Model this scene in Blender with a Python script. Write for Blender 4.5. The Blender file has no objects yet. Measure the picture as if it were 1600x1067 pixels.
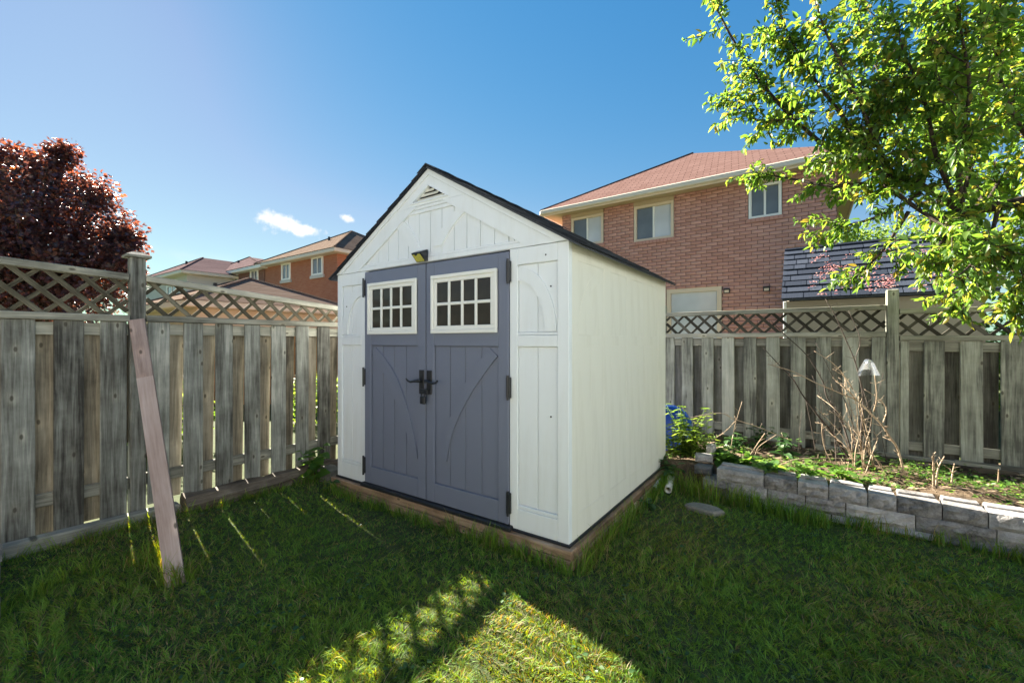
import bpy, math, random
import numpy as np
from mathutils import Vector, Matrix, Euler
random.seed(7)
rng = np.random.default_rng(11)
sc = bpy.context.scene
col = sc.collection
R = math.radians

# ------------------------------------------------------------------ camera
F = 665.0            # focal length in photo pixels (photo 1600 x 1067)
CH = 1.42            # eye height
cd = bpy.data.cameras.new('camera'); cam = bpy.data.objects.new('camera', cd); col.objects.link(cam)
cam.location = (0, 0, CH); cam.rotation_euler = (R(90), 0, 0)
cd.sensor_width = 36.0; cd.lens = F/1600*36.0; cd.clip_start = 0.05; cd.clip_end = 2000
sc.camera = cam
sc.render.resolution_x = 1024; sc.render.resolution_y = 682

# ------------------------------------------------------------------ light
SUN_H = Vector((-0.70, 0.72)).normalized()
SUN_EL = R(31.3)
sun_dir = Vector((SUN_H.x*math.cos(SUN_EL), SUN_H.y*math.cos(SUN_EL), math.sin(SUN_EL)))
sd = bpy.data.lights.new('sun', 'SUN'); sd.energy = 5.0; sd.angle = R(0.55); sd.color = (1.0, 0.92, 0.79)
so = bpy.data.objects.new('sun', sd); col.objects.link(so)
so.rotation_euler = (-sun_dir).to_track_quat('-Z', 'Y').to_euler()
SKY_STRENGTH = 0.050
EXPOSURE = 2.95

w = bpy.data.worlds.new('World'); sc.world = w; w.use_nodes = True
nt = w.node_tree; nt.nodes.clear()
def wn(t, **k):
    n = nt.nodes.new(t)
    for a, b in k.items(): setattr(n, a, b)
    return n
def wmath(op, a, b=None, c=None):
    n = wn('ShaderNodeMath', operation=op)
    for i, v in enumerate((a, b, c)):
        if v is None: continue
        if isinstance(v, (int, float)): n.inputs[i].default_value = v
        else: nt.links.new(v, n.inputs[i])
    return n.outputs[0]
sky = wn('ShaderNodeTexSky', sky_type='NISHITA', sun_disc=False)
sky.sun_elevation = SUN_EL; sky.sun_rotation = math.atan2(sun_dir.x, sun_dir.y)
sky.altitude = 200; sky.air_density = 1.0; sky.dust_density = 0.05; sky.ozone_density = 1.0
gam = wn('ShaderNodeGamma'); gam.inputs[1].default_value = 0.72
nt.links.new(sky.outputs[0], gam.inputs[0])
hsv = wn('ShaderNodeHueSaturation'); hsv.inputs['Saturation'].default_value = 1.42; hsv.inputs['Hue'].default_value = 0.503; hsv.inputs['Value'].default_value = 1.0
nt.links.new(gam.outputs[0], hsv.inputs['Color'])
sep = wn('ShaderNodeSeparateColor'); nt.links.new(hsv.outputs[0], sep.inputs[0]); cmb = wn('ShaderNodeCombineColor')
gr_ = wmath('MULTIPLY', wmath('POWER', sep.outputs[1], 0.92), 0.66)
nt.links.new(wmath('MINIMUM', wmath('MULTIPLY', wmath('POWER', wmath('MULTIPLY', sep.outputs[0], 0.66), 1.75), 1.05), wmath('MULTIPLY', gr_, 0.66)), cmb.inputs[0])
nt.links.new(gr_, cmb.inputs[1]); nt.links.new(wmath('MULTIPLY', wmath('POWER', wmath('MULTIPLY', sep.outputs[2], 0.70), 0.55), 1.29), cmb.inputs[2])
skycol = cmb.outputs[0]
tc = wn('ShaderNodeTexCoord')
def cloud(px, py, wa, wb, tilt, amp, scale, soft):
    d = Vector(((px-800)/F, 1.0, (533-py)/F)).normalized()
    right = d.cross(Vector((0, 0, 1))).normalized(); up = right.cross(d).normalized()
    r2 = right*math.cos(tilt)-up*math.sin(tilt); u2 = right*math.sin(tilt)+up*math.cos(tilt)
    def dot(v):
        n = wn('ShaderNodeVectorMath', operation='DOT_PRODUCT'); nt.links.new(tc.outputs['Generated'], n.inputs[0]); n.inputs[1].default_value = v
        return n.outputs['Value']
    a = wmath('DIVIDE', dot(r2), wa); b = wmath('DIVIDE', dot(u2), wb)
    rr = wmath('SQRT', wmath('ADD', wmath('MULTIPLY', a, a), wmath('MULTIPLY', b, b)))
    no = wn('ShaderNodeTexNoise'); no.inputs['Scale'].default_value = scale; no.inputs['Detail'].default_value = 8; no.inputs['Roughness'].default_value = 0.6
    nt.links.new(tc.outputs['Generated'], no.inputs['Vector'])
    v = wmath('SUBTRACT', wmath('ADD', 1.0, wmath('MULTIPLY', wmath('SUBTRACT', no.outputs[0], 0.5), amp)), rr)
    fwd = wmath('GREATER_THAN', dot(d), 0.0)
    n = wn('ShaderNodeMapRange', interpolation_type='SMOOTHSTEP'); nt.links.new(v, n.inputs[0]); n.inputs[1].default_value = 0.0; n.inputs[2].default_value = soft
    return wmath('MULTIPLY', n.outputs[0], fwd)
cl = [cloud(436, 348, 0.044, 0.0215, 0.10, 2.6, 34, 0.8), cloud(470, 360, 0.050, 0.0155, 0.12, 2.6, 38, 0.8), cloud(541, 340, 0.020, 0.009, 0.30, 3.0, 46, 1.1), cloud(300, 400, 0.13, 0.020, 0.08, 2.4, 16, 3.0), cloud(500, 395, 0.06, 0.010, 0.0, 2.6, 30, 2.6)]
mask = wmath('MAXIMUM', wmath('MAXIMUM', wmath('MAXIMUM', cl[0], cl[1]), cl[2]), wmath('MULTIPLY', wmath('MAXIMUM', cl[3], cl[4]), 0.45))
mx = wn('ShaderNodeMix', data_type='RGBA'); nt.links.new(mask, mx.inputs[0]); nt.links.new(skycol, mx.inputs[6])
mx.inputs[7].default_value = (3.0, 3.0, 3.0, 1)
bg = wn('ShaderNodeBackground'); bg.inputs[1].default_value = SKY_STRENGTH; nt.links.new(mx.outputs[2], bg.inputs[0])
wo = wn('ShaderNodeOutputWorld'); nt.links.new(bg.outputs[0], wo.inputs[0])

vs = sc.view_settings; vs.view_transform = 'Standard'; vs.look = 'None'; vs.exposure = EXPOSURE; vs.gamma = 1.0; vs.use_curve_mapping = False

# ------------------------------------------------------------------ frames and pixels
E2 = Vector((0.821, -0.571)).normalized(); N2 = Vector((-E2.y, E2.x))
A = math.atan2(E2.y, E2.x)
SHED_O = Vector((0.3614, 2.70))          # front right corner of the shed
SHED_W, SHED_D = 2.50, 2.232
FENCE_O = Vector((-3.39, 2.82)); FD = Vector((0.6, 0.8)); FA = math.atan2(0.8, 0.6)
REAR_O = Vector((2.047, 5.67))           # rear fence reference point, runs along E2
WALL_D = Vector((0.805, -0.593)).normalized(); WALL_O = Vector((1.79, 3.95)); WA = math.atan2(WALL_D.y, WALL_D.x)
BED_Z = 0.25

def ray(px, py): return Vector(((px-800)/F, 1.0, (533-py)/F))
def at(px, py, Y):                       # pixel at depth Y
    r = ray(px, py)*Y; return Vector((r.x, r.y, r.z+CH))
def ground(px, py, z=0.0):               # pixel on a level surface
    r = ray(px, py); t = (z-CH)/r.z; r = r*t; return Vector((r.x, r.y, z))
def on_plane(px, py, O, ang):            # pixel on an upright plane through O along ang, in its own (u, z)
    d = Vector((math.cos(ang), math.sin(ang))); n = Vector((-d.y, d.x)); r = ray(px, py)
    t = O.dot(n)/(r.x*n.x+r.y*n.y); p = r*t
    return (Vector((p.x, p.y))-O).dot(d), p.z+CH

# ------------------------------------------------------------------ mesh helpers
class MB:
    def __init__(s): s.v = []; s.f = []
    def poly(s, pts, f):
        b = len(s.v); s.v += [tuple(p) for p in pts]; s.f += [tuple(i+b for i in q) for q in f]; return s
    def box(s, x0, x1, y0, y1, z0, z1, c=0.0):
        if c <= 0:
            return s.poly([(x0,y0,z0),(x1,y0,z0),(x1,y1,z0),(x0,y1,z0),(x0,y0,z1),(x1,y0,z1),(x1,y1,z1),(x0,y1,z1)],
                          [(0,3,2,1),(4,5,6,7),(0,1,5,4),(1,2,6,5),(2,3,7,6),(3,0,4,7)])
        c = min(c, (x1-x0)*.45, (y1-y0)*.45, (z1-z0)*.45)
        P = []; idx = {}
        for ix, (x, sx) in enumerate(((x0, 1), (x1, -1))):
            for iy, (y, sy) in enumerate(((y0, 1), (y1, -1))):
                for iz, (z, sz) in enumerate(((z0, 1), (z1, -1))):
                    for ax, p in enumerate(((x, y+sy*c, z+sz*c), (x+sx*c, y, z+sz*c), (x+sx*c, y+sy*c, z))):
                        idx[(ix, iy, iz, ax)] = len(P); P.append(p)
        I = idx; f = []
        for k in (0, 1):
            q = [I[(k,0,0,0)], I[(k,1,0,0)], I[(k,1,1,0)], I[(k,0,1,0)]]; f.append(q if k else q[::-1])
            q = [I[(0,k,0,1)], I[(1,k,0,1)], I[(1,k,1,1)], I[(0,k,1,1)]]; f.append(q[::-1] if k else q)
            q = [I[(0,0,k,2)], I[(1,0,k,2)], I[(1,1,k,2)], I[(0,1,k,2)]]; f.append(q if k else q[::-1])
        for a in (0, 1):
            for b in (0, 1):
                e = [(I[(0,a,b,1)], I[(1,a,b,1)], I[(1,a,b,2)], I[(0,a,b,2)]), (I[(a,0,b,0)], I[(a,1,b,0)], I[(a,1,b,2)], I[(a,0,b,2)]), (I[(a,b,0,0)], I[(a,b,1,0)], I[(a,b,1,1)], I[(a,b,0,1)])]
                f += e
        for a in (0,1):
            for b in (0,1):
                for d in (0,1): f.append((I[(a,b,d,0)], I[(a,b,d,1)], I[(a,b,d,2)]))
        return s.poly(P, [tuple(q) for q in f])
    def prism(s, pts, y0, y1):           # polygon in (x, z), extruded along y
        n = len(pts); P = [(x, y0, z) for x, z in pts]+[(x, y1, z) for x, z in pts]
        f = [tuple(range(n)), tuple(range(2*n-1, n-1, -1))]+[(i, i+n, (i+1) % n+n, (i+1) % n) for i in range(n)]
        return s.poly(P, f)
    def prismx(s, pts, x0, x1):          # polygon in (y, z), extruded along x
        n = len(pts); P = [(x0, y, z) for y, z in pts]+[(x1, y, z) for y, z in pts]
        f = [tuple(range(n-1, -1, -1)), tuple(range(n, 2*n))]+[(i, (i+1) % n, (i+1) % n+n, i+n) for i in range(n)]
        return s.poly(P, f)
    def tube(s, pts, rad, n=6, cap=True):
        pts = [Vector(p) for p in pts]; b = len(s.v); m = len(pts)
        if isinstance(rad, (int, float)): rad = [rad]*m
        ref = Vector((0.3, 0.2, 1.0))
        for i, p in enumerate(pts):
            t = (pts[min(i+1, m-1)]-pts[max(i-1, 0)])
            t = t.normalized() if t.length > 1e-9 else Vector((0, 0, 1))
            a = t.cross(ref)
            if a.length < 1e-3: a = t.cross(Vector((1, 0, 0)))
            a.normalize(); c = t.cross(a)
            for k in range(n):
                an = 2*math.pi*k/n; q = p+(a*math.cos(an)+c*math.sin(an))*rad[i]; s.v.append(tuple(q))
        for i in range(m-1):
            for k in range(n):
                s.f.append((b+i*n+k, b+i*n+(k+1) % n, b+(i+1)*n+(k+1) % n, b+(i+1)*n+k))
        if cap:
            s.f.append(tuple(b+k for k in range(n-1, -1, -1))); s.f.append(tuple(b+(m-1)*n+k for k in range(n)))
        return s
    def mesh(s, name, smooth=False):
        me = bpy.data.meshes.new(name); me.from_pydata(s.v, [], s.f)
        import bmesh
        bm = bmesh.new(); bm.from_mesh(me); bmesh.ops.recalc_face_normals(bm, faces=bm.faces); bm.to_mesh(me); bm.free()
        if smooth: me.polygons.foreach_set('use_smooth', [True]*len(me.polygons))
        me.update(); return me
    def build(s, name, m, parent=None, smooth=False, loc=(0,0,0), rot=(0,0,0)):
        return put(name, s.mesh(name, smooth), m, parent, loc, rot)
def put(name, me, m, parent=None, loc=(0,0,0), rot=(0,0,0), scale=(1,1,1)):
    if m is not None and not me.materials: me.materials.append(m)
    o = bpy.data.objects.new(name, me); col.objects.link(o); o.parent = parent
    o.location = loc; o.rotation_euler = rot; o.scale = scale; return o
def box(name, m, parent, x0, x1, y0, y1, z0, z1, c=0.0):   # a box whose origin is its own centre, so that grain follows each piece
    cx, cy, cz = (x0+x1)/2, (y0+y1)/2, (z0+z1)/2
    return MB().box(x0-cx, x1-cx, y0-cy, y1-cy, z0-cz, z1-cz, c).build(name, m, parent, loc=(cx, cy, cz))
def empty(name, loc=(0,0,0), rz=0.0):
    o = bpy.data.objects.new(name, None); col.objects.link(o); o.location = loc; o.rotation_euler = (0, 0, rz); o.empty_display_size = .2; return o
def tag(o, label, cat, group=None, kind=None):
    o['label'] = label; o['category'] = cat
    if group: o['group'] = group
    if kind: o['kind'] = kind
    return o
def structure(o): o['kind'] = 'structure'; return o
def numpy_mesh(name, verts, loops, sizes, cols=None, smooth=False):
    me = bpy.data.meshes.new(name)
    me.vertices.add(len(verts)); me.vertices.foreach_set('co', np.asarray(verts, np.float32).ravel())
    me.loops.add(len(loops)); me.loops.foreach_set('vertex_index', np.asarray(loops, np.int32).ravel())
    starts = np.concatenate([[0], np.cumsum(sizes)[:-1]]).astype(np.int32)
    me.polygons.add(len(sizes)); me.polygons.foreach_set('loop_start', starts); me.polygons.foreach_set('loop_total', np.asarray(sizes, np.int32))
    if smooth: me.polygons.foreach_set('use_smooth', np.ones(len(sizes), bool))
    me.update(calc_edges=True)
    if cols is not None:
        at_ = me.color_attributes.new('tint', 'FLOAT_COLOR', 'POINT'); at_.data.foreach_set('color', np.asarray(cols, np.float32).ravel())
    me.validate(); return me

# ------------------------------------------------------------------ materials
class MT:
    def __init__(s, name):
        s.m = bpy.data.materials.new(name); s.m.use_nodes = True; s.t = s.m.node_tree; s.t.nodes.clear()
        s.out = s.n('ShaderNodeOutputMaterial'); s.tcn = None
    def n(s, t, **k):
        q = s.t.nodes.new(t)
        for a, b in k.items(): setattr(q, a, b)
        return q
    def l(s, a, b): s.t.links.new(a, b)
    def tc(s, which='Object'):
        if s.tcn is None: s.tcn = s.n('ShaderNodeTexCoord')
        return s.tcn.outputs[which]
    def rnd(s): return s.n('ShaderNodeObjectInfo').outputs['Random']
    def val(s, v, sock):
        if isinstance(v, (int, float)): sock.default_value = v
        elif isinstance(v, tuple): sock.default_value = (*v, 1) if len(v) == 3 and len(sock.default_value) == 4 else v
        else: s.l(v, sock)
    def math(s, op, a, b=0.0, c=None, clamp=False):
        q = s.n('ShaderNodeMath', operation=op, use_clamp=clamp); s.val(a, q.inputs[0]); s.val(b, q.inputs[1])
        if c is not None: s.val(c, q.inputs[2])
        return q.outputs[0]
    def map(s, vec, scale=(1,1,1), loc=None):
        q = s.n('ShaderNodeMapping'); s.l(vec, q.inputs['Vector']); q.inputs['Scale'].default_value = scale
        if loc is not None: s.l(loc, q.inputs['Location'])
        return q.outputs[0]
    def noise(s, vec, scale, detail=4, rough=.55, dist=0.0, w=None):
        q = s.n('ShaderNodeTexNoise'); 
        if w is not None: q.noise_dimensions = '4D'; s.val(w, q.inputs['W'])
        s.l(vec, q.inputs['Vector']); q.inputs['Scale'].default_value = scale; q.inputs['Detail'].default_value = detail; q.inputs['Roughness'].default_value = rough; q.inputs['Distortion'].default_value = dist
        return q.outputs[0]
    def ramp(s, fac, stops):
        q = s.n('ShaderNodeValToRGB'); e = q.color_ramp.elements
        while len(e) < len(stops): e.new(0.5)
        for k, (p, c) in enumerate(stops): e[k].position = p; e[k].color = (*c, 1) if isinstance(c, tuple) else (c, c, c, 1)
        s.l(fac, q.inputs[0]); return q.outputs[0]
    def mix(s, fac, a, b, mode='MIX'):
        q = s.n('ShaderNodeMix', data_type='RGBA', blend_type=mode); s.val(fac, q.inputs[0]); s.val(a, q.inputs[6]); s.val(b, q.inputs[7]); return q.outputs[2]
    def bump(s, h, strength=.3, dist=.01):
        q = s.n('ShaderNodeBump'); q.inputs['Strength'].default_value = strength; q.inputs['Distance'].default_value = dist; s.l(h, q.inputs['Height']); return q.outputs[0]
    def bsdf(s, color, rough=.6, normal=None, spec=.3, **k):
        q = s.n('ShaderNodeBsdfPrincipled'); s.val(color, q.inputs['Base Color']); s.val(rough, q.inputs['Roughness']); q.inputs['Specular IOR Level'].default_value = spec
        for a, b in k.items(): s.val(b, q.inputs[a.replace('_', ' ')])
        if normal is not None: s.l(normal, q.inputs['Normal'])
        return q.outputs[0]
    def done(s, sh): s.l(sh, s.out.inputs['Surface']); return s.m

def wood(name, stops, axis=2, scale=1.0, knots=True, streak=0.5, rough=.85, shift=.35):
    """weathered board: long grain, knots with pale halos, tone that differs from board to board"""
    m = MT(name); r = m.rnd(); v = m.tc('Object')
    off = m.n('ShaderNodeCombineXYZ'); 
    for i, k in enumerate((13.7, 29.3, 41.9)): m.l(m.math('MULTIPLY', r, k), off.inputs[i])
    sc_ = [11.0, 11.0, 11.0]; sc_[axis] = 0.9
    p = m.map(v, tuple(x*scale for x in sc_), off.outputs[0])
    big = m.noise(p, 1.3, 5, .6, .6)
    sc2 = [85.0, 85.0, 85.0]; sc2[axis] = 3.2
    fine = m.noise(m.map(v, tuple(x*scale for x in sc2), off.outputs[0]), 1.0, 4, .6, .4)
    blot = m.noise(m.map(v, (3.4*scale,)*3, off.outputs[0]), 1.0, 5, .65)
    f = m.math('SUBTRACT', m.math('ADD', m.math('MULTIPLY', big, .80), m.math('MULTIPLY', fine, .55)), .20)
    f = m.math('ADD', f, m.math('MULTIPLY', m.math('SUBTRACT', blot, .5), streak))
    f = m.math('ADD', f, m.math('MULTIPLY', m.math('SUBTRACT', r, .5), shift*.72))
    c = m.ramp(f, stops)
    h = m.math('ADD', m.math('MULTIPLY', fine, .6), m.math('MULTIPLY', big, .4))
    if knots:
        ks = [7.5*scale]*3; ks[axis] = 3.6*scale
        vo = m.n('ShaderNodeTexVoronoi', voronoi_dimensions='2D'); vo.inputs['Scale'].default_value = 1.0
        sx = m.n('ShaderNodeSeparateXYZ'); m.l(m.map(v, tuple(ks), off.outputs[0]), sx.inputs[0]); cx = m.n('ShaderNodeCombineXYZ')
        m.l(sx.outputs[1 if axis == 1 else 0], cx.inputs[0]); m.l(sx.outputs[2], cx.inputs[1]); m.l(cx.outputs[0], vo.inputs['Vector'])
        sepc = m.n('ShaderNodeSeparateColor'); m.l(vo.outputs['Color'], sepc.inputs[0])
        on = m.math('GREATER_THAN', sepc.outputs[0], .55)
        halo = m.math('MULTIPLY', m.ramp(vo.outputs['Distance'], [(0.07, 1.0), (.26, 0.0)]), on)
        core = m.math('MULTIPLY', m.ramp(vo.outputs['Distance'], [(0.045, 1.0), (.085, 0.0)]), on)
        hi = m.mix(1.0, c, (1.55, 1.5, 1.4), 'MULTIPLY')
        c = m.mix(m.math('MULTIPLY', halo, .6), c, hi)
        c = m.mix(m.math('MULTIPLY', core, .75), c, (.035, .028, .02))
    b = m.bump(h, .55, .004)
    return m.done(m.bsdf(c, rough, b, .2))

M = {}
M['fence'] = wood('weathered grey fence wood', [(.24, (.038, .036, .031)), (.40, (.115, .114, .099)), (.58, (.222, .230, .204)), (.80, (.44, .43, .38))])
M['fence_back'] = wood('weathered fence wood tinted for bounce', [(.24, (.05, .044, .034)), (.42, (.14, .122, .092)), (.6, (.225, .20, .155)), (.82, (.37, .335, .27))])  # weathered wood; its tan tint paints in light bounced onto the back boards
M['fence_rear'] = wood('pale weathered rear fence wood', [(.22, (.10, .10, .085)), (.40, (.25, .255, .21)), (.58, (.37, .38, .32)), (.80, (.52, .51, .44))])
M['fence_rear_back'] = wood('weathered rear fence wood darkened for shade', [(.22, (.045, .042, .036)), (.40, (.10, .098, .082)), (.58, (.16, .158, .135)), (.80, (.28, .27, .23))])  # weathered wood, with the shade on the back boards put into its colour
M['fence_h'] = wood('weathered rail wood', [(.22, (.08, .077, .064)), (.42, (.19, .186, .152)), (.6, (.29, .285, .235)), (.82, (.43, .41, .34))], axis=0)
M['lattice'] = wood('mossy lattice wood darkened as backlit', [(.22, (.03, .026, .017)), (.45, (.078, .070, .048)), (.62, (.13, .12, .086)), (.85, (.24, .222, .17))], axis=0, knots=False)  # moss brown, darkened further to paint in the backlighting
M['lattice_rear'] = wood('lattice wood blackened as backlit', [(.22, (.016, .014, .011)), (.45, (.04, .036, .028)), (.62, (.072, .066, .052)), (.85, (.15, .14, .115))], axis=0, knots=False)  # near-black tone paints the rear lattice as seen against the light
M['sleeper'] = wood('old dark sleeper wood', [(.2, (.03, .024, .018)), (.45, (.085, .068, .05)), (.65, (.14, .115, .085)), (.85, (.22, .19, .15))], axis=0, knots=False, streak=.9)
M['timber'] = wood('treated base timber', [(.2, (.12, .075, .045)), (.45, (.27, .18, .115)), (.62, (.37, .265, .175)), (.85, (.48, .38, .28))], axis=0, streak=.8)
M['timber_y'] = wood('treated base timber, side', [(.2, (.12, .075, .045)), (.45, (.27, .18, .115)), (.62, (.37, .265, .175)), (.85, (.48, .38, .28))], axis=1, streak=.8)
M['plank'] = wood('pinkish brown loose plank', [(.2, (.19, .13, .105)), (.45, (.34, .25, .21)), (.65, (.42, .325, .28)), (.85, (.52, .43, .38))], axis=2, streak=.35)
M['cedar'] = wood('orange cedar boards', [(.2, (.16, .07, .03)), (.45, (.30, .15, .07)), (.65, (.38, .20, .10)), (.85, (.46, .28, .16))], knots=False)
M['bark'] = wood('bark', [(.2, (.018, .013, .010)), (.45, (.05, .036, .028)), (.65, (.085, .062, .05)), (.85, (.14, .11, .09))], scale=1.6, knots=False)
M['cane_pale'] = wood('pale dry cane', [(.2, (.20, .14, .09)), (.5, (.36, .27, .18)), (.8, (.50, .40, .29))], knots=False)
M['cane_dark'] = wood('dark dry cane', [(.2, (.025, .02, .016)), (.5, (.07, .055, .045)), (.8, (.13, .105, .085))], knots=False)

def paint(name, c, rough=.5, var=.05, grain=.15, dirt=None, axis=2, spec=.35):
    m = MT(name); v = m.tc('Object')
    sc_ = [40., 40., 40.]; sc_[axis] = 2.5
    g = m.noise(m.map(v, tuple(sc_)), 1.0, 3, .6)
    b = m.noise(v, 1.7, 4, .6)
    f = m.math('ADD', 1.0-var/2, m.math('MULTIPLY', m.math('SUBTRACT', b, .5), var*3))
    cc = m.mix(1.0, c, f, 'MULTIPLY') if False else m.mix(m.math('MULTIPLY', b, var*2), c, tuple(x*.72 for x in c))
    if dirt:
        geo = m.tc('Object'); gsep = m.n('ShaderNodeSeparateXYZ'); m.l(geo, gsep.inputs[0])
        sp = m.noise(m.map(v, (7, 7, 1.2)), 1.0, 5, .7)
        cc = m.mix(m.math('MULTIPLY', m.ramp(sp, [(.5, 0.0), (.78, 1.0)]), dirt), cc, (.42, .38, .27))
    return m.done(m.bsdf(cc, m.math('ADD', rough-.08, m.math('MULTIPLY', b, .16)), m.bump(g, grain, .002), spec))
M['white'] = paint('off white resin', (.78, .82, .84), .55, .05, .14, dirt=.16)
M['cream'] = paint('off white resin warmed for bounce', (.82, .80, .70), .55, .06, .14, dirt=.2)  # same shed resin, cream tone paints warm bounced light on the side wall
M['grey'] = paint('slate grey door paint', (.165, .185, .25), .5, .10, .18)
M['frame_white'] = paint('white window frame', (.80, .80, .75), .45, .04, .05)
M['black'] = paint('black metal', (.013, .015, .02), .38, .1, .05, spec=.5)
M['rubber'] = paint('black plastic edge', (.02, .021, .024), .5, .1, .1)
M['trim_beige'] = paint('beige window trim', (.66, .55, .41), .55, .04, .05)
M['fascia'] = paint('cream gutter metal', (.62, .56, .46), .45, .05, .03, axis=0)
M['soffit'] = paint('tan soffit', (.48, .38, .25), .6, .05, .05)
M['blue'] = paint('blue plastic', (.02, .10, .50), .35, .12, .03, spec=.5)
M['pvc'] = paint('dirty white pipe', (.60, .58, .54), .5, .2, .1, dirt=.5)
M['stucco'] = paint('pale grey siding', (.50, .49, .46), .8, .1, .2)
M['siding'] = paint('pale grey siding boards', (.36, .41, .47), .7, .06, .2)
M['stucco2'] = paint('beige siding', (.52, .45, .35), .8, .1, .2)
M['taupe'] = paint('taupe resin wall', (.34, .30, .24), .6, .06, .15)

def pane(name, c, rough=.06, scale=6.0):
    m = MT(name); v = m.tc('Object'); n = m.noise(v, scale, 3, .6)
    cc = m.mix(n, tuple(x*.35 for x in c), c)
    return m.done(m.bsdf(cc, rough, None, .3, Coat_Weight=.0 if c[0] < .1 else .4, Coat_Roughness=.03))
M['pane_dark'] = pane('shed glass with painted dim interior', (.055, .043, .033), .10, 9)  # dark brown mottling paints the dim interior and brownish reflection
M['pane_dim'] = pane('dim house glass', (.20, .22, .24), .08, 1.5)
M['pane_blind'] = pane('glass with pale blind', (.78, .80, .82), .10, .8)

def stone(name, stops, scale=1.0, bump=1.0):
    m = MT(name); r = m.rnd(); v = m.tc('Object')
    off = m.n('ShaderNodeCombineXYZ')
    for i, k in enumerate((17.1, 31.3, 7.7)): m.l(m.math('MULTIPLY', r, k), off.inputs[i])
    p = m.map(v, (scale,)*3, off.outputs[0])
    a = m.noise(p, 7, 6, .65); b = m.noise(p, 55, 5, .7)
    f = m.math('ADD', m.math('ADD', m.math('MULTIPLY', a, .6), m.math('MULTIPLY', b, .4)), m.math('MULTIPLY', m.math('SUBTRACT', r, .5), .22))
    return m.done(m.bsdf(m.ramp(f, stops), .9, m.bump(m.math('ADD', a, m.math('MULTIPLY', b, .6)), bump, .012), .2))
M['block'] = stone('split concrete block', [(.27, (.06, .057, .055)), (.43, (.205, .195, .188)), (.57, (.335, .32, .308)), (.75, (.50, .48, .46))])
M['block_dark'] = stone('dark paver', [(.22, (.07, .072, .075)), (.5, (.14, .14, .145)), (.8, (.24, .235, .23))])
M['concrete'] = stone('pale patio concrete', [(.22, (.34, .35, .36)), (.5, (.43, .44, .45)), (.8, (.52, .53, .53))], bump=.2)
M['flagstone'] = stone('flagstone', [(.22, (.07, .075, .06)), (.5, (.17, .165, .145)), (.8, (.30, .28, .25))], bump=.4)

def brick_mat(name, a, b, c):
    m = MT(name); g = m.n('ShaderNodeNewGeometry'); v = m.tc('Object')
    n = m.noise(v, 30, 4, .6); big = m.noise(v, .55, 3, .6)
    f = m.math('ADD', m.math('MULTIPLY', g.outputs['Random Per Island'], .75), m.math('MULTIPLY', big, .35))
    cc = m.ramp(f, [(.1, a), (.5, b), (.95, c)])
    cc = m.mix(m.math('MULTIPLY', n, .3), cc, tuple(x*.6 for x in b))
    return m.done(m.bsdf(cc, .9, m.bump(n, .3, .004), .15))
M['brick'] = brick_mat('brown red brick', (.47, .245, .195), (.54, .29, .235), (.60, .345, .285))
M['brick_or'] = brick_mat('orange red brick', (.26, .085, .045), (.34, .125, .07), (.40, .17, .10))
m = MT('mortar'); M['mortar'] = m.done(m.bsdf(m.mix(m.noise(m.tc(), 8, 4), (.16, .09, .072), (.22, .13, .105)), .95))  # mortar colour darkened to hold the shadow in the joints

def far_brick(name, a, b, mort):
    m = MT(name); v = m.tc('Object')
    t = m.n('ShaderNodeTexBrick'); 
    sx = m.n('ShaderNodeSeparateXYZ'); m.l(v, sx.inputs[0]); cx = m.n('ShaderNodeCombineXYZ')
    m.l(m.math('ADD', sx.outputs[0], sx.outputs[1]), cx.inputs[0]); m.l(sx.outputs[2], cx.inputs[1])
    m.l(cx.outputs[0], t.inputs['Vector'])
    t.inputs['Color1'].default_value = (*a, 1); t.inputs['Color2'].default_value = (*b, 1); t.inputs['Mortar'].default_value = (*mort, 1)
    t.inputs['Scale'].default_value = 1.0; t.inputs['Brick Width'].default_value = .23; t.inputs['Row Height'].default_value = .08; t.inputs['Mortar Size'].default_value = .008
    n = m.noise(v, 1.2, 4, .6)
    return m.done(m.bsdf(m.mix(m.math('MULTIPLY', n, .4), t.outputs[0], tuple(x*.6 for x in a)), .9))
M['far_brick'] = far_brick('far orange brick', (.34, .12, .065), (.40, .165, .095), (.36, .20, .14))
M['far_brick2'] = far_brick('far brown brick', (.20, .085, .06), (.26, .12, .085), (.26, .18, .15))

def shingle_far(name, a, b, course=.14):
    m = MT(name); v = m.tc('Object'); 
    t = m.n('ShaderNodeTexBrick'); sx = m.n('ShaderNodeSeparateXYZ'); m.l(v, sx.inputs[0]); cx = m.n('ShaderNodeCombineXYZ')
    m.l(m.math('ADD', sx.outputs[0], m.math('MULTIPLY', sx.outputs[1], .13)), cx.inputs[0]); m.l(m.math('MULTIPLY', sx.outputs[2], 2.0), cx.inputs[1]); m.l(cx.outputs[0], t.inputs['Vector'])
    t.inputs['Color1'].default_value = (*a, 1); t.inputs['Color2'].default_value = (*b, 1); t.inputs['Mortar'].default_value = tuple(x*.55 for x in a)+(1,)
    t.inputs['Scale'].default_value = 1.0; t.inputs['Brick Width'].default_value = .3; t.inputs['Row Height'].default_value = course; t.inputs['Mortar Size'].default_value = .012
    n = m.noise(v, 25, 4, .7); c = m.mix(m.math('MULTIPLY', n, .4), t.outputs[0], tuple(x*.6 for x in a))
    return m.done(m.bsdf(c, .9, m.bump(t.outputs['Fac'], .4, .01), .0))
M['roof_pink'] = shingle_far('pinkish brown shingles', (.152, .092, .080), (.188, .118, .104))
M['roof_tan'] = shingle_far('tan brown shingles', (.15, .112, .09), (.19, .148, .12))
M['roof_purple'] = shingle_far('purple brown shingles', (.125, .09, .092), (.165, .122, .122))

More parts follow.
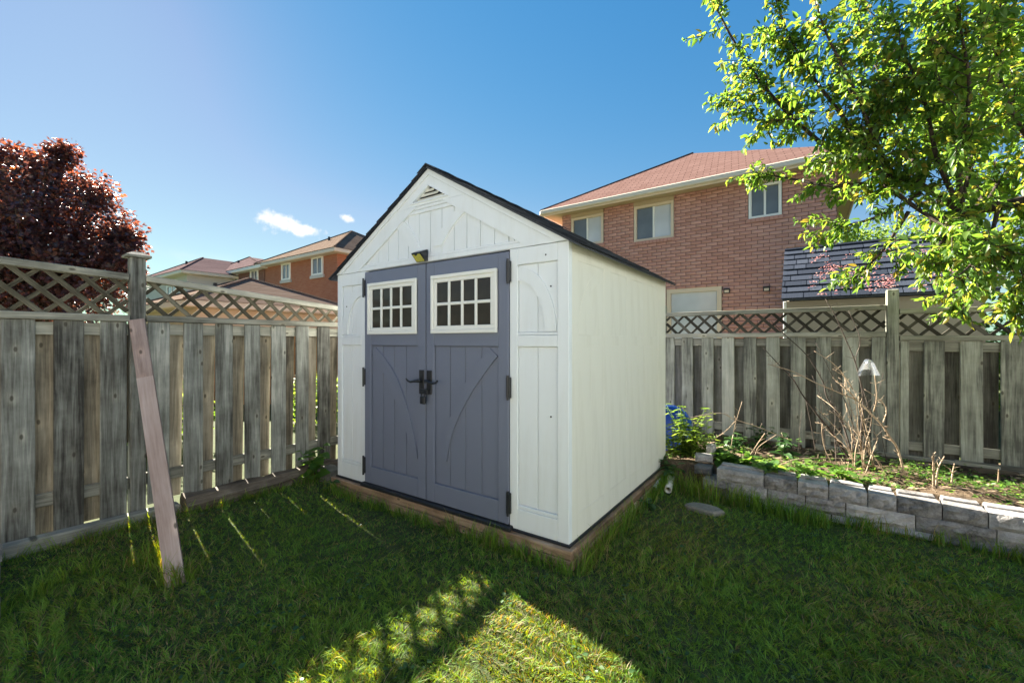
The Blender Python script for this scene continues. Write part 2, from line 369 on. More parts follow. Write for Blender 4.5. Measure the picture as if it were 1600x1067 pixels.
def tab(name, stops):
    m = MT(name); r = m.rnd(); v = m.tc('Object'); n = m.noise(v, 90, 4, .7); a = m.noise(m.map(v, (30, 3, 3)), 1, 3, .6)
    f = m.math('ADD', m.math('MULTIPLY', n, .45), m.math('MULTIPLY', r, .55))
    return m.done(m.bsdf(m.ramp(f, stops), .9, m.bump(m.math('ADD', n, a), .5, .004), .08))
M['tab'] = tab('slate blue shingle', [(.2, (.020, .026, .040)), (.5, (.031, .039, .058)), (.8, (.048, .058, .080))])
M['tab_black'] = tab('charcoal shingle', [(.2, (.022, .025, .032)), (.5, (.042, .047, .058)), (.8, (.075, .082, .096))])

def leaf(name, stops, trans, tmix=.5, rough=.45, attr=False, spec=.35):
    m = MT(name)
    if attr:
        at_ = m.n('ShaderNodeAttribute'); at_.attribute_name = 'tint'; base = at_.outputs['Color']
        tcol = m.mix(1.0, base, trans, 'MULTIPLY')
    else:
        g = m.n('ShaderNodeNewGeometry'); rr = m.math('FRACT', m.math('ADD', g.outputs['Random Per Island'], m.rnd()))
        base = m.ramp(rr, stops); tcol = m.mix(1.0, base, trans, 'MULTIPLY')
    d = m.bsdf(base, rough, None, spec)
    t = m.n('ShaderNodeBsdfTranslucent'); m.l(tcol, t.inputs['Color'])
    mixs = m.n('ShaderNodeMixShader'); mixs.inputs[0].default_value = tmix; m.l(d, mixs.inputs[1]); m.l(t.outputs[0], mixs.inputs[2])
    return m.done(mixs.outputs[0])
M['grass'] = leaf('grass blades', None, (1.55, 1.0, .05), .46, .6, True, .2)
M['cherry'] = leaf('cherry leaves', [(0, (.048, .108, .024)), (.5, (.082, .160, .034)), (.85, (.14, .212, .04)), (1, (.24, .19, .05))], (2.6, 2.3, .95), .55, .42)
M['maple'] = leaf('purple maple leaves', [(0, (.034, .024, .034)), (.5, (.056, .034, .042)), (.8, (.088, .042, .042)), (1, (.17, .07, .035))], (5.0, 2.5, 1.1), .34, .38, spec=.6)
M['bush'] = leaf('bright green leaves', [(0, (.07, .13, .02)), (.6, (.12, .20, .035)), (1, (.20, .27, .05))], (2.3, 2.1, 1.2), .5)
M['weed'] = leaf('fresh weed leaves', [(0, (.04, .10, .02)), (.6, (.08, .17, .03)), (1, (.15, .24, .05))], (2.3, 2.2, 1.2), .45)
M['dark_weed'] = leaf('dark weed leaves', [(0, (.02, .055, .018)), (.6, (.04, .095, .028)), (1, (.07, .13, .04))], (2.2, 2.2, 1.2), .35)
M['petal'] = leaf('pink petals', [(0, (.45, .16, .16)), (.6, (.60, .28, .26)), (1, (.68, .42, .36))], (1.2, 1.1, 1.1), .3)

m = MT('lawn soil'); v = m.tc('Object')
a = m.noise(v, 1.1, 5, .65); b = m.noise(v, 28, 5, .7)
f = m.math('ADD', m.math('MULTIPLY', a, .6), m.math('MULTIPLY', b, .4))
M['lawn'] = m.done(m.bsdf(m.ramp(f, [(.3, (.03, .04, .016)), (.5, (.05, .065, .024)), (.68, (.10, .09, .045))]), .95, m.bump(b, .6, .02), .1))
m = MT('bed soil'); v = m.tc('Object'); a = m.noise(v, 5, 6, .7); b = m.noise(v, 60, 4, .7)
M['soil'] = m.done(m.bsdf(m.ramp(m.math('ADD', m.math('MULTIPLY', a, .5), m.math('MULTIPLY', b, .5)), [(.3, (.045, .03, .02)), (.5, (.12, .085, .055)), (.7, (.24, .185, .12))]), .95, m.bump(m.math('ADD', a, b), .8, .03), .1))
m = MT('solar cell'); M['solar'] = m.done(m.bsdf((.03, .04, .08), .2, None, .6))
m = MT('yellow led panel'); v = m.tc('Object'); vo = m.n('ShaderNodeTexVoronoi'); vo.inputs['Scale'].default_value = 70; m.l(v, vo.inputs['Vector'])
M['led'] = m.done(m.bsdf(m.ramp(vo.outputs['Distance'], [(.2, (.62, .55, .08)), (.6, (.42, .42, .10))]), .3, None, .5))
m = MT('clear plastic'); gl = m.n('ShaderNodeBsdfGlossy'); gl.inputs['Roughness'].default_value = .12; tr = m.n('ShaderNodeBsdfTransparent'); tr.inputs['Color'].default_value = (.93, .95, .96, 1)
df = m.n('ShaderNodeBsdfTranslucent'); df.inputs['Color'].default_value = (.85, .87, .9, 1)
lw = m.n('ShaderNodeLayerWeight'); lw.inputs['Blend'].default_value = .45
mx1 = m.n('ShaderNodeMixShader'); m.l(lw.outputs['Facing'], mx1.inputs[0]); m.l(tr.outputs[0], mx1.inputs[1]); m.l(gl.outputs[0], mx1.inputs[2])
mx2 = m.n('ShaderNodeMixShader'); mx2.inputs[0].default_value = .10; m.l(mx1.outputs[0], mx2.inputs[1]); m.l(df.outputs[0], mx2.inputs[2])
M['plastic'] = m.done(mx2.outputs[0])

# ------------------------------------------------------------------ the ground
gm = MB(); G = 40
me = bpy.data.meshes.new('lawn'); 
xs = np.concatenate([np.linspace(-400, -12, 10), np.linspace(-10, 10, 61), np.linspace(12, 400, 10)])
ys = np.concatenate([np.linspace(-300, -6, 8), np.linspace(-5, 14, 58), np.linspace(16, 500, 10)])
X, Y = np.meshgrid(xs, ys); Z = .012*np.sin(X*2.1+.4)*np.cos(Y*1.7)+.008*np.sin(X*5.3+Y*3.1); Z[(abs(X) > 11) | (Y > 13) | (Y < -5)] = 0
V = np.stack([X.ravel(), Y.ravel(), Z.ravel()], 1); nx = len(xs); ny = len(ys)
ii, jj = np.meshgrid(np.arange(nx-1), np.arange(ny-1)); q0 = (jj*nx+ii).ravel()
lp = np.stack([q0, q0+1, q0+nx+1, q0+nx], 1)
structure(put('lawn', numpy_mesh('lawn', V, lp.ravel(), [4]*len(lp), smooth=True), M['lawn']))
def gz(x, y): return .012*np.sin(x*2.1+.4)*np.cos(y*1.7)+.008*np.sin(x*5.3+y*3.1)

# raised garden bed soil between the block wall and the rear fence (in the frame of the rear fence)
bed = empty('garden_bed', (REAR_O.x, REAR_O.y, 0), A); structure(bed)
bx = np.linspace(-1.0, 5.2, 80); by = np.linspace(-1.42, .35, 26); X, Y = np.meshgrid(bx, by)
def bed_h(x, y): return BED_Z-.035+.02*np.sin(x*4.1+y*2.0)+.014*np.sin(x*9.7-y*7.1)+.012*np.sin(y*13+x*3)+.02*np.exp(-((x-2.2)**2)/.3)
Z = bed_h(X, Y); Z[0, :] = -.02; Z[:, 0] = -.02; Z[-1, :] = -.05
V = np.stack([X.ravel(), Y.ravel(), Z.ravel()], 1); nx = len(bx); ii, jj = np.meshgrid(np.arange(nx-1), np.arange(len(by)-1)); q0 = (jj*nx+ii).ravel()
lp = np.stack([q0, q0+1, q0+nx+1, q0+nx], 1)
put('bed_soil', numpy_mesh('bed_soil', V, lp.ravel(), [4]*len(lp), smooth=True), M['soil'], bed)

# ------------------------------------------------------------------ the shed
shed = empty('garden_shed', (SHED_O.x, SHED_O.y, 0), A)
tag(shed, 'off white resin garden shed with grey double doors and charcoal gable roof', 'shed')
Z0, ZE, UM = .13, 2.06, -1.25                    # wall foot, eave, ridge line
SL = (2.80-2.06)/1.25
def strip(name, m, x0, x1, z0, z1, y0, y1, par=shed, c=.003): return box(name, m, par, x0, x1, y0, y1, z0, z1, c)
# walls: backing sheets, then planks, stiles and rails that stand proud of them
def front_panel(u0, u1, p0, p1, arc):
    strip('wall_backing', M['white'], u0, u1, Z0, ZE, .022, .045)
    strip('stile', M['white'], u0, p0, Z0, ZE, .0, .0215); strip('stile', M['white'], p1, u1, Z0, ZE, .0, .0215)
    strip('rail', M['white'], p0, p1, Z0, .27, .0006, .0215); strip('rail', M['white'], p0, p1, .2715, .297, .0045, .0215)
    strip('rail', M['white'], p0, p1, 1.385, 1.462, .0006, .0215); strip('rail', M['white'], p0, p1, 1.4635, 1.482, .004, .0215)
    strip('rail', M['white'], p0, p1, 1.945, ZE, .0006, .0215)
    mid = (p0+p1)/2
    for a, b in ((p0+.004, mid-.002), (mid+.002, p1-.004)):
        strip('wall_plank', M['white'], a, b, .299, 1.383, .0140, .0215); strip('wall_plank', M['white'], a, b, 1.484, 1.943, .0140, .0215)
    # quarter arch across the upper panel
    pts_o, pts_i = [], []
    for k in range(15):
        t = math.pi/2*k/14; du, dz = math.cos(t), math.sin(t)
        if arc > 0: pts_o.append((p0+.30*du, 1.487+.44*dz)); pts_i.append((p0+.215*du, 1.487+.35*dz))
        else: pts_o.append((p1-.30*du, 1.487+.44*dz)); pts_i.append((p1-.215*du, 1.487+.35*dz))
    MB().prism(pts_o+pts_i[::-1], .0030, .0138).build('arch_brace', M['white'], shed)
front_panel(-2.50, -2.066, -2.43, -2.135, -1)
front_panel(-.459, 0.0, -.395, -.083, 1)
# door leaves
def door(u0, u1, side):
    d = empty('door'); d.parent = shed; d['label'] = 'slate grey plank door leaf with white framed window'
    B = lambda n, m, a, b, z0, z1, y0, y1, c=.003: strip(n, m, a, b, z0, z1, y0, y1, d, c)
    zb, zt = .15, 2.045; s = .088; p0, p1 = u0+s, u1-s
    B('door_backing', M['grey'], u0, u1, zb, zt, .010, .034)
    B('stile', M['grey'], u0, p0, zb, zt, -.012, .0095); B('stile', M['grey'], p1, u1, zb, zt, -.012, .0095)
    B('rail', M['grey'], p0, p1, zb, .300, -.0114, .0095); B('rail', M['grey'], p0, p1, 1.385, 1.50, -.0114, .0095); B('rail', M['grey'], p0, p1, 1.92, zt, -.0114, .0095)
    n = 4; wv = (p1-p0-.006)/n
    for k in range(n): B('plank', M['grey'], p0+.003+k*wv+.0028, p0+.003+(k+1)*wv-.0028, .303, 1.382, .003, .0095, .0025)
    OC, IC = (([(588, 542.5), (600, 556.5), (612.5, 573.8), (621.5, 591), (629.4, 611), (636.5, 633), (642.5, 656), (648, 680), (651.6, 701), (653.6, 716)], [(582.6, 551), (591, 563.5), (599, 579), (608, 598.5), (616, 619), (622.5, 634), (628, 648), (635.5, 672), (642.5, 699), (647.0, 716)]) if side < 0 else
              ([(778.3, 556), (767, 570), (755, 587), (741.5, 606.5), (728.8, 628), (721, 643), (713.8, 660), (707.5, 677), (702.5, 695), (698.8, 720)], [(766.5, 543.8), (755, 557.5), (743.8, 571.9), (735.5, 585), (727.6, 599), (718, 617), (710, 637), (702, 658), (694.5, 683), (686.5, 718)]))
    on = lambda q: (min(max(on_plane(*q, SHED_O, A)[0], p0+.001), p1-.001), min(max(on_plane(*q, SHED_O, A)[1], .304), 1.3815))
    v = MB()
    for k in range(9): v.prism([on(OC[k]), on(OC[k+1]), on(IC[k+1]), on(IC[k])], -.0108, .0028)
    v.build('arch_brace', M['grey'], d)
    # window: outer frame, inner frame, glazing bars, eight panes
    a0, a1, z0, z1 = (u0+.060, u1-.091, 1.483, 1.937) if side < 0 else (u0+.066, u1-.091, 1.483, 1.937)
    for q, (o, y0) in enumerate(((0.0, -.034), (.028, -.026))):
        b = .0275 if q == 0 else .03
        B('window_frame', M['frame_white'], a0+o, a1-o, z1-o-b, z1-o, y0, -.0125, .003); B('window_frame', M['frame_white'], a0+o, a1-o, z0+o, z0+o+b, y0, -.0125, .003)
        B('window_frame', M['frame_white'], a0+o, a0+o+b, z0+o+b+.0003, z1-o-b-.0003, y0+.0004, -.0125, .003); B('window_frame', M['frame_white'], a1-o-b, a1-o, z0+o+b+.0003, z1-o-b-.0003, y0+.0004, -.0125, .003)
    g0, g1, h0, h1 = a0+.0585, a1-.0585, z0+.0585, z1-.0585
    pw = (g1-g0)/4; ph = (h1-h0)/2
    for k in range(1, 4): B('glazing_bar', M['frame_white'], g0+k*pw-.011, g0+k*pw+.011, h0, h1, -.0275, -.014, .003)
    B('glazing_bar', M['frame_white'], g0, g1, (h0+h1)/2-.011, (h0+h1)/2+.011, -.0262, -.0145, .003)
    for k in range(4):
        for j in range(2): B('pane', M['pane_dark'], g0+k*pw+.002, g0+(k+1)*pw-.002, h0+j*ph+.002, h0+(j+1)*ph-.002, -.0155, -.0128, 0)
    hu = u0-.004 if side < 0 else u1+.004
    for zc in (1.905, 1.10, .30):
        h = MB().box(-.017, .017, -.012, .010, -.072, .072, .003).tube([(0, -.012, -.086), (0, -.012, .086)], .009, 8)
        h.build('hinge', M['black'], d, loc=(hu, -.013, zc))
    # handle plate and curved lever
    hc = u1-.036 if side < 0 else u0+.040
    pl = MB().box(-.027, .027, -.010, 0, -.095, .095, .003).build('handle_plate', M['black'], d, loc=(hc, -.0125, 1.095))
    sg = -1 if side < 0 else 1
    MB().tube([(0, -.008, 0), (0, -.05, 0)], .014, 8).tube([(0, -.048, 0), (sg*.04, -.052, -.004), (sg*.08, -.052, -.012), (sg*.115, -.05, -.004), (sg*.135, -.05, .012)], [.011, .010, .009, .008, .007], 8).build('lever', M['black'], d, True, loc=(hc, -.0125, 1.105))
    return d
door(-2.062, -1.281, -1); door(-1.270, -.463, 1)
strip('door_gap_strip', M['rubber'], -1.2815, -1.2695, .15, 2.045, .004, .009)
strip('lintel_backing', M['rubber'], -2.066, -.459, .14, 2.05, .036, .045)
strip('threshold', M['rubber'], -2.09, -.43, .112, .147, -.045, .02, c=.008)
# gable
def rake(u): return 2.80-SL*abs(u-UM)
MB().prism([(-2.5, ZE+.002), (0, ZE+.002), (UM, 2.80)], .022, .045).build('gable_backing', M['white'], shed)
strip('gable_beam', M['white'], -2.41, -.09, ZE+.003, 2.098, .0006, .0215); strip('gable_beam', M['white'], -2.13, -.37, 2.0995, 2.118, .005, .0215)
def rake_board(off0, off1, y0, nm):
    for s in (-1, 1):
        a = ZE+.003
        f = lambda off: ((UM, 2.80-off), (UM+s*(2.80-off-a)/SL, a))
        (p, q), (p2, q2) = f(off0), f(off1)
        MB().prism([p, q, q2, p2], y0, .0215).build(nm, M['white'], shed)
rake_board(.0, .045, -.014, 'rake_trim')
VB = 2.527                                   # foot of the vent board
for s in (-1, 1):                            # wide rake boards below the vent board
    a = ZE+.003; X = lambda off, z: UM+s*(2.80-off-z)/SL
    MB().prism([(X(.0465, VB-.001), VB-.001), (X(.0465, a), a), (X(.185, a), a), (X(.185, VB-.001), VB-.001)], -.003, .0215).build('rake_board', M['white'], shed)
strip('vent_ledge', M['white'], UM-.30, UM+.30, 2.500, 2.5255, .0005, .0215); strip('vent_ledge', M['white'], UM-.33, UM+.33, 2.468, 2.4985, .0045, .0215)
hv = [(UM-.215, 2.548), (UM+.215, 2.548), (UM, 2.675)]
zt = 2.80-.0465; T = [(UM-(zt-VB)/SL, VB), (UM+(zt-VB)/SL, VB), (UM, zt)]
v = MB()
for k in range(3): v.prism([T[k], T[(k+1) % 3], hv[(k+1) % 3], hv[k]], -.0035, .0215)
vent = v.build('vent_board', M['white'], shed)
v = MB(); c = .94
hi_ = [((p[0]-UM)*.86+UM, 2.548+.011+(p[1]-2.548)*.86) for p in hv]
for k in range(3): v.prism([hv[k], hv[(k+1) % 3], hi_[(k+1) % 3], hi_[k]], -.012, .0210)
v.build('vent_frame', M['white'], vent)
MB().prism(hi_, .0200, .0212).build('vent_dark', M['rubber'], vent)
for zc in (2.572, 2.605, 2.637):
    hw = max(.02, (2.672-zc)/.127*.215*.86-.004)
    MB().prismx([(-.002, zc-.010), (.002, zc-.013), (.0185, zc+.010), (.0145, zc+.013)], UM-hw, UM+hw).build('vent_slat', M['cream'], vent)
# gable planks, clipped to the rake boards
u = -2.28
pitch = .129
k = 0
us = np.arange(UM-9*pitch, UM+9.01*pitch, pitch)
for a, b in zip(us[:-1], us[1:]):
    a += .003; b -= .003; zb = 2.1195
    def top(x): return min(2.80-.187-SL*abs(x-UM), 2.4665)
    ta, tb = top(a), top(b)
    if max(ta, tb) <= zb+.01: continue
    pts = []
    xs_ = [a+(b-a)*i/6 for i in range(7)]
    up = [(x, top(x)) for x in xs_ if top(x) > zb+.002]
    if len(up) < 2: continue
    pts = [(up[0][0], zb), (up[-1][0], zb)]+up[::-1]
    MB().prism(pts, .0135, .0215).build('gable_plank', M['white'], shed)
for OC, IC in (([(620, 341.5), (629, 345), (637.8, 352.5), (646, 366), (651.9, 378.8), (655.5, 391)], [(608.5, 352.5), (615.5, 354), (622, 359), (630, 368), (636, 378), (641, 394.5)]),
               ([(722.6, 316), (711.5, 327), (701.6, 339), (692.5, 352), (684.7, 366), (676.5, 384.5)], [(737, 321), (725.5, 330), (716, 340), (707, 351.5), (700, 363), (689, 383)])):
    v = MB(); P_ = [on_plane(x, y, SHED_O, A) for x, y in OC]; Q_ = [on_plane(x, y, SHED_O, A) for x, y in IC]
    for k in range(5): v.prism([P_[k], P_[k+1], Q_[k+1], Q_[k]], .0025, .0133)
    v.build('arch_brace', M['white'], shed)
# right side wall: a backing sheet and raised stiles and rails
strip('side_backing', M['cream'], -.045, -.0095, Z0, ZE, .0455, SHED_D)
cols = [(.045, .128), (.566, .694), (1.046, 1.146), (1.50, 1.60), (1.955, SHED_D)]
for a, b in cols: box('side_stile', M['cream'], shed, -.0092, 0.0, a+.0004, b, Z0, ZE, .0012)
for (a, b) in zip([c[1] for c in cols[:-1]], [c[0] for c in cols[1:]]):
    for z0, z1 in ((Z0, .285), (1.385, 1.465), (1.952, ZE)): box('side_rail', M['cream'], shed, -.0092, -.0006, a+.0004, b, z0, z1, .001)
    mid = (a+b)/2
    box('side_plank', M['cream'], shed, -.0092, -.0018, a+.0006, mid-.0004, .2854, 1.3846, .0006); box('side_plank', M['cream'], shed, -.0092, -.0018, mid+.0004, b-.0006, .2854, 1.3846, .0006)
    box('side_plank', M['cream'], shed, -.0092, -.0018, a+.0006, mid-.0004, 1.4654, 1.9516, .0006); box('side_plank', M['cream'], shed, -.0092, -.0018, mid+.0004, b-.0006, 1.4654, 1.9516, .0006)
pts_o, pts_i = [], []
for k in range(15):
    t = math.pi/2*k/14; c, q = math.cos(t), math.sin(t)
    pts_o.append((.56-.42*c, 1.47+.46*q)); pts_i.append((.56-.35*c, 1.47+.38*q))
MB().prismx(pts_o+pts_i[::-1], -.0017, -.0008).build('side_arch_brace', M['cream'], shed)
# left and rear walls
box('left_wall', M['white'], shed, -2.5, -2.46, .0455, SHED_D, Z0, ZE); box('rear_wall', M['white'], shed, -2.4595, -.0455, SHED_D-.04, SHED_D-.002, Z0, ZE)
MB().prism([(-2.5, ZE+.002), (0, ZE+.002), (UM, 2.80)], SHED_D-.04, SHED_D-.002).build('rear_gable', M['white'], shed)
box('floor_edge', M['rubber'], shed, -2.515, .012, -.010, SHED_D+.01, .112, .1295, .004)
for i in range(4): MB().tube([(0, 0, 0), (0, -.004, 0)], .006, 8).build('screw', M['black'], shed, loc=((-.13, -.17, -2.35, -.13)[i], -.0005 if i != 1 else .003, (1.78, 1.99, 1.75, .93)[i]))
# roof: two slabs, overlapping tabs, ridge caps
roof = empty('roof'); roof.parent = shed
ca, sa = 1/math.sqrt(1+SL*SL), SL/math.sqrt(1+SL*SL)
Lr = 1.33/ca
v0, v1 = -.034, SHED_D+.075
for s in (-1, 1):
    th = math.atan(SL)*s
    MB().box(0, Lr, v0, v1, .001, .026, .004).build('roof_slab', M['tab_black'], roof, loc=(UM, 0, 2.80), rot=(0, th, 0) if s > 0 else (0, th+math.pi, 0)) if False else None
    # local frame of a slope: x runs down the slope
    def SP(x, y, h): return (UM+s*(x*ca+h*sa), y, 2.80-x*sa+h*ca)
    def slab(nm, x0, x1, y0, y1, h0, h1, h0b=None, h1b=None, m=M['tab_black']):
        h0b = h0 if h0b is None else h0b; h1b = h1 if h1b is None else h1b
        P = [SP(x0, y0, h0), SP(x1, y0, h0b), SP(x1, y1, h0b), SP(x0, y1, h0), SP(x0, y0, h1), SP(x1, y0, h1b), SP(x1, y1, h1b), SP(x0, y1, h1)]
        return MB().poly(P, [(0,3,2,1),(4,5,6,7),(0,1,5,4),(1,2,6,5),(2,3,7,6),(3,0,4,7)]).build(nm, m, roof)
    slab('roof_slab', 0, Lr, v0, v1, .001, .014)
    nc = 9; cl_ = Lr/nc
    for c in range(nc):
        y = v0-.006-(.15 if c % 2 else 0)
        while y < v1:
            wv = .27+random.uniform(-.06, .05); a, b = max(y, v0-.006), min(y+wv-.004, v1+.006)
            if b-a > .03: slab('shingle', c*cl_+(.0 if c else .01), (c+1)*cl_+.008, a, b, .0145, .016, .018, .027+random.uniform(-.003, .003))
            y += wv
for k in range(9):
    a = v0-.008+k*(v1-v0)/9
    MB().poly([(UM-.10, a, 2.80-.10*SL+.036), (UM, a, 2.838), (UM+.10, a, 2.80-.10*SL+.036), (UM+.10, a+.27, 2.80-.10*SL+.043), (UM, a+.27, 2.846), (UM-.10, a+.27, 2.80-.10*SL+.043),
               (UM-.10, a, 2.80-.10*SL+.030), (UM, a, 2.828), (UM+.10, a, 2.80-.10*SL+.030)], [(0,1,4,5),(1,2,3,4),(6,7,1,0),(7,8,2,1)]).build('ridge_cap', M['tab_black'], roof)

# timber base under the shed
base = empty('timber_base', (SHED_O.x, SHED_O.y, 0), A); tag(base, 'brown treated timber base under the white shed', 'timber base')
for (a, b, z0, z1, o) in ((-2.56, -1.30, -.06, .052, .0), (-1.297, .045, -.06, .052, .004), (-2.55, -.95, .054, .111, -.006), (-.947, .038, .054, .111, -.002)):
    box('timber', M['timber'], base, a, b, -.045-o, .05, z0, z1, .005)
for (a, b, z0, z1, o) in ((.052, 1.2, -.06, .052, .0), (1.203, 2.3, -.06, .052, .004), (.052, .85, .054, .111, -.008), (.853, 2.28, .054, .111, -.004)):
    box('timber', M['timber_y'], base, -.05, .046+o, a, b, z0, z1, .005)
box('timber', M['timber_y'], base, -2.56, -2.47, .052, 2.3, -.06, .11, .005)

# solar lamp over the doors
lamp = empty('solar_lamp', (SHED_O+E2*(-1.312)).to_3d()+Vector((0, 0, 2.065)), A)
lamp.scale = (.84, .84, .84); tag(lamp, 'small black solar lamp with yellow light panel above the grey doors', 'lamp')
MB().prismx([(-.003, 0), (-.003, .105), (-.012, .11), (-.098, .072), (-.10, .062), (-.034, -.004)], -.062, .062).build('housing', M['black'], lamp)
MB().poly([(-.055, -.0195, .1085), (.055, -.0195, .1085), (.055, -.092, .0768), (-.055, -.092, .0768)], [(3, 2, 1, 0)]).build('solar_panel', M['solar'], lamp)
MB().poly([(-.052, -.0985, .056), (.052, -.0985, .056), (.052, -.040, -.0022), (-.052, -.040, -.0022), (-.052, -.1005, .054), (.052, -.1005, .054), (.052, -.042, -.0042), (-.052, -.042, -.0042)], [(4,5,6,7),(0,1,5,4),(2,3,7,6),(0,4,7,3),(1,2,6,5)]).build('light_panel', M['led'], lamp)
MB().tube([(0, -.094, .058), (0, -.108, .050)], [.016, .012], 10).build('motion_sensor', M['black'], lamp)
# padlock
pk = empty('padlock', (SHED_O+E2*(-1.262)+N2*(-.055)).to_3d()+Vector((0, 0, .955)), A)
tag(pk, 'black padlock hanging between the two door handles', 'padlock')
MB().box(-.026, .026, -.012, .012, -.03, .03, .005).build('lock_body', M['black'], pk)
MB().tube([(-.017, 0, .028), (-.017, 0, .05), (-.008, 0, .062), (.008, 0, .062), (.017, 0, .05), (.017, 0, .028)], .0045, 8).build('shackle', M['black'], pk, True)
MB().box(-.058, .035, .010, .034, .045, .085, .003).build('hasp', M['black'], pk)

# ------------------------------------------------------------------ fences
BM = {}
def board_mesh(wd, ht, th, var):
    key = (round(wd, 3), round(ht, 2), var)
    if key not in BM:
        BM[key] = MB().box(-wd/2, wd/2, -th/2, th/2, 0, ht, .004).mesh('board')
    return BM[key]
def board(par, mat, x0, x1, y, z0, z1, lean=0.0, th=.019):
    ht = z1-z0; me = MB().box(-(x1-x0)/2, (x1-x0)/2, -th/2, th/2, 0, ht, .004).mesh('board')
    return put('board', me, mat, par, ((x0+x1)/2, y+th/2, z0), (random.uniform(-.003, .003), lean, random.uniform(-.012, .012)))
def rail(par, nm, p, q, y0, y1, h, mat=None):        # rail between two points (x, ztop)
    (x0, z0), (x1, z1) = p, q; L = math.hypot(x1-x0, z1-z0)
    return MB().box(-L/2, L/2, (y0-y1)/2, (y1-y0)/2, -h, 0, .004).build(nm, mat or M['fence_h'], par, loc=((x0+x1)/2, (y0+y1)/2, (z0+z1)/2), rot=(0, -math.atan2(z1-z0, x1-x0), 0))
def lattice(par, x0, x1, zb, ztop, y, pitch=.163, wd=.034, mat=None):
    """crossed strips clipped to the opening; ztop is a function of x"""
    for layer, sgn in ((0, -1), (1, 1)):
        yy = y+(.0 if layer == 0 else .0095)
        c = x0-1.0
        while c < x1+1.0:
            # strip centre line x = c + sgn*(z-zb)
            a, b = zb, zb+.9
            pts = []
            N = 90
            for i in range(N+1):
                z = zb+(.62)*i/N; x = c+sgn*(z-zb)
                if x0 <= x <= x1 and z <= ztop(x): pts.append((x, z))
            if len(pts) > 5:
                (xa, za), (xb, zb2) = pts[0], pts[-1]; L = math.hypot(xb-xa, zb2-za)+.012
                wd_ = wd if layer == 0 else wd*.8
                MB().box(-L/2, L/2, 0, .009, -wd_/2, wd_/2, .002).build('lattice_strip', mat or M['lattice'], par, loc=((xa+xb)/2, yy, (za+zb2)/2), rot=(0, -math.atan2(zb2-za, xb-xa), 0))
            c += pitch
def post(par, x, y0, h, wd=.095, cap=True, z0=-.1):
    o = MB().box(-wd/2, wd/2, -wd/2, wd/2, 0, h-z0, .006).build('post', M['fence'] if cap else M['fence_rear'], par, loc=(x, y0+wd/2, z0))
    if cap:
        c = MB(); e = wd/2+.03
        c.poly([(-e,-e,0),(e,-e,0),(e,e,0),(-e,e,0),(-e,-e,.018),(e,-e,.018),(e,e,.018),(-e,e,.018),(-.03,-.03,.045),(.03,-.03,.045),(.03,.03,.045),(-.03,.03,.045)],
               [(0,3,2,1),(0,1,5,4),(1,2,6,5),(2,3,7,6),(3,0,4,7),(4,5,9,8),(5,6,10,9),(6,7,11,10),(7,4,8,11),(8,9,10,11)])
        c.build('post_cap', M['fence_h'], par, loc=(x, y0+wd/2, h))

left = empty('wooden_fence', (FENCE_O.x, FENCE_O.y, 0), FA)
tag(left, 'weathered grey board fence with sloping lattice top beside the grey shed doors', 'fence', 'weathered fences round the yard')
left['label'] = 'weathered board fence with sloping lattice top that the loose plank leans against'
def top1(x): return 1.984-.052*x if x < .70 else 1.951-.0837*(x-.765)
def fence_panel(par, x0, x1, first, pitch, wd, z_lo, z_mid, topf, lowrail, slit, backmat, tilt=.0, frontmat=M['fence']):
    c = first
    while c < x1-.03:
        a, b = max(c, x0), min(c+wd+random.uniform(-.004, .004), x1)
        if b-a > .04:
            board(par, frontmat, a, b, 0, z_lo+random.uniform(-.02, .02), z_mid, random.uniform(-.004, .004))
        g0, g1 = c+wd, c+pitch
        if g0 > x0 and g1 < x1:
            r = g1+slit+random.uniform(-.006, .006); bw = .14+random.uniform(-.004, .004)
            board(par, backmat, r-bw, r, .058, z_lo+random.uniform(-.02, .02), z_mid-.012, tilt+random.uniform(-.002, .002))
        c += pitch
    rail(par, 'rail', (x0, z_mid-.015), (x1, z_mid-.015), .0195, .0575, .09); rail(par, 'rail', (x0, lowrail+.05), (x1, lowrail+.05), .0195, .0575, .09)
    rail(par, 'cap_rail', (x0, z_mid+.052), (x1, z_mid+.052), -.022, .092, .05)
    rail(par, 'top_rail', (x0, topf(x0)), (x1, topf(x1)), -.012, .080, .05)
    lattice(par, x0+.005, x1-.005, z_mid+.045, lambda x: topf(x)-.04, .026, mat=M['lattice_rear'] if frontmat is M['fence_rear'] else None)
fence_panel(left, -1.75, .648, -1.92, .24, .156, .06, 1.573, top1, .30, .021, M['fence_back'])
fence_panel(left, .752, 3.10, .760, .2372, .137, .10, 1.578, top1, .31, -.004, M['fence_back'], tilt=.0145)
board(left, M['fence_back'], .585, .662, .058, .62, 1.56)  # short board added behind the gap by the post to cut the sun streak
def top3(x): return 1.79
fence_panel(left, 3.20, 5.32, 3.21, .2372, .137, .14, 1.50, top3, .36, .012, M['fence_back'])
for x, h in ((-1.8, 2.12), (.70, 2.085), (3.15, 1.98)): post(left, x, -.012, h)
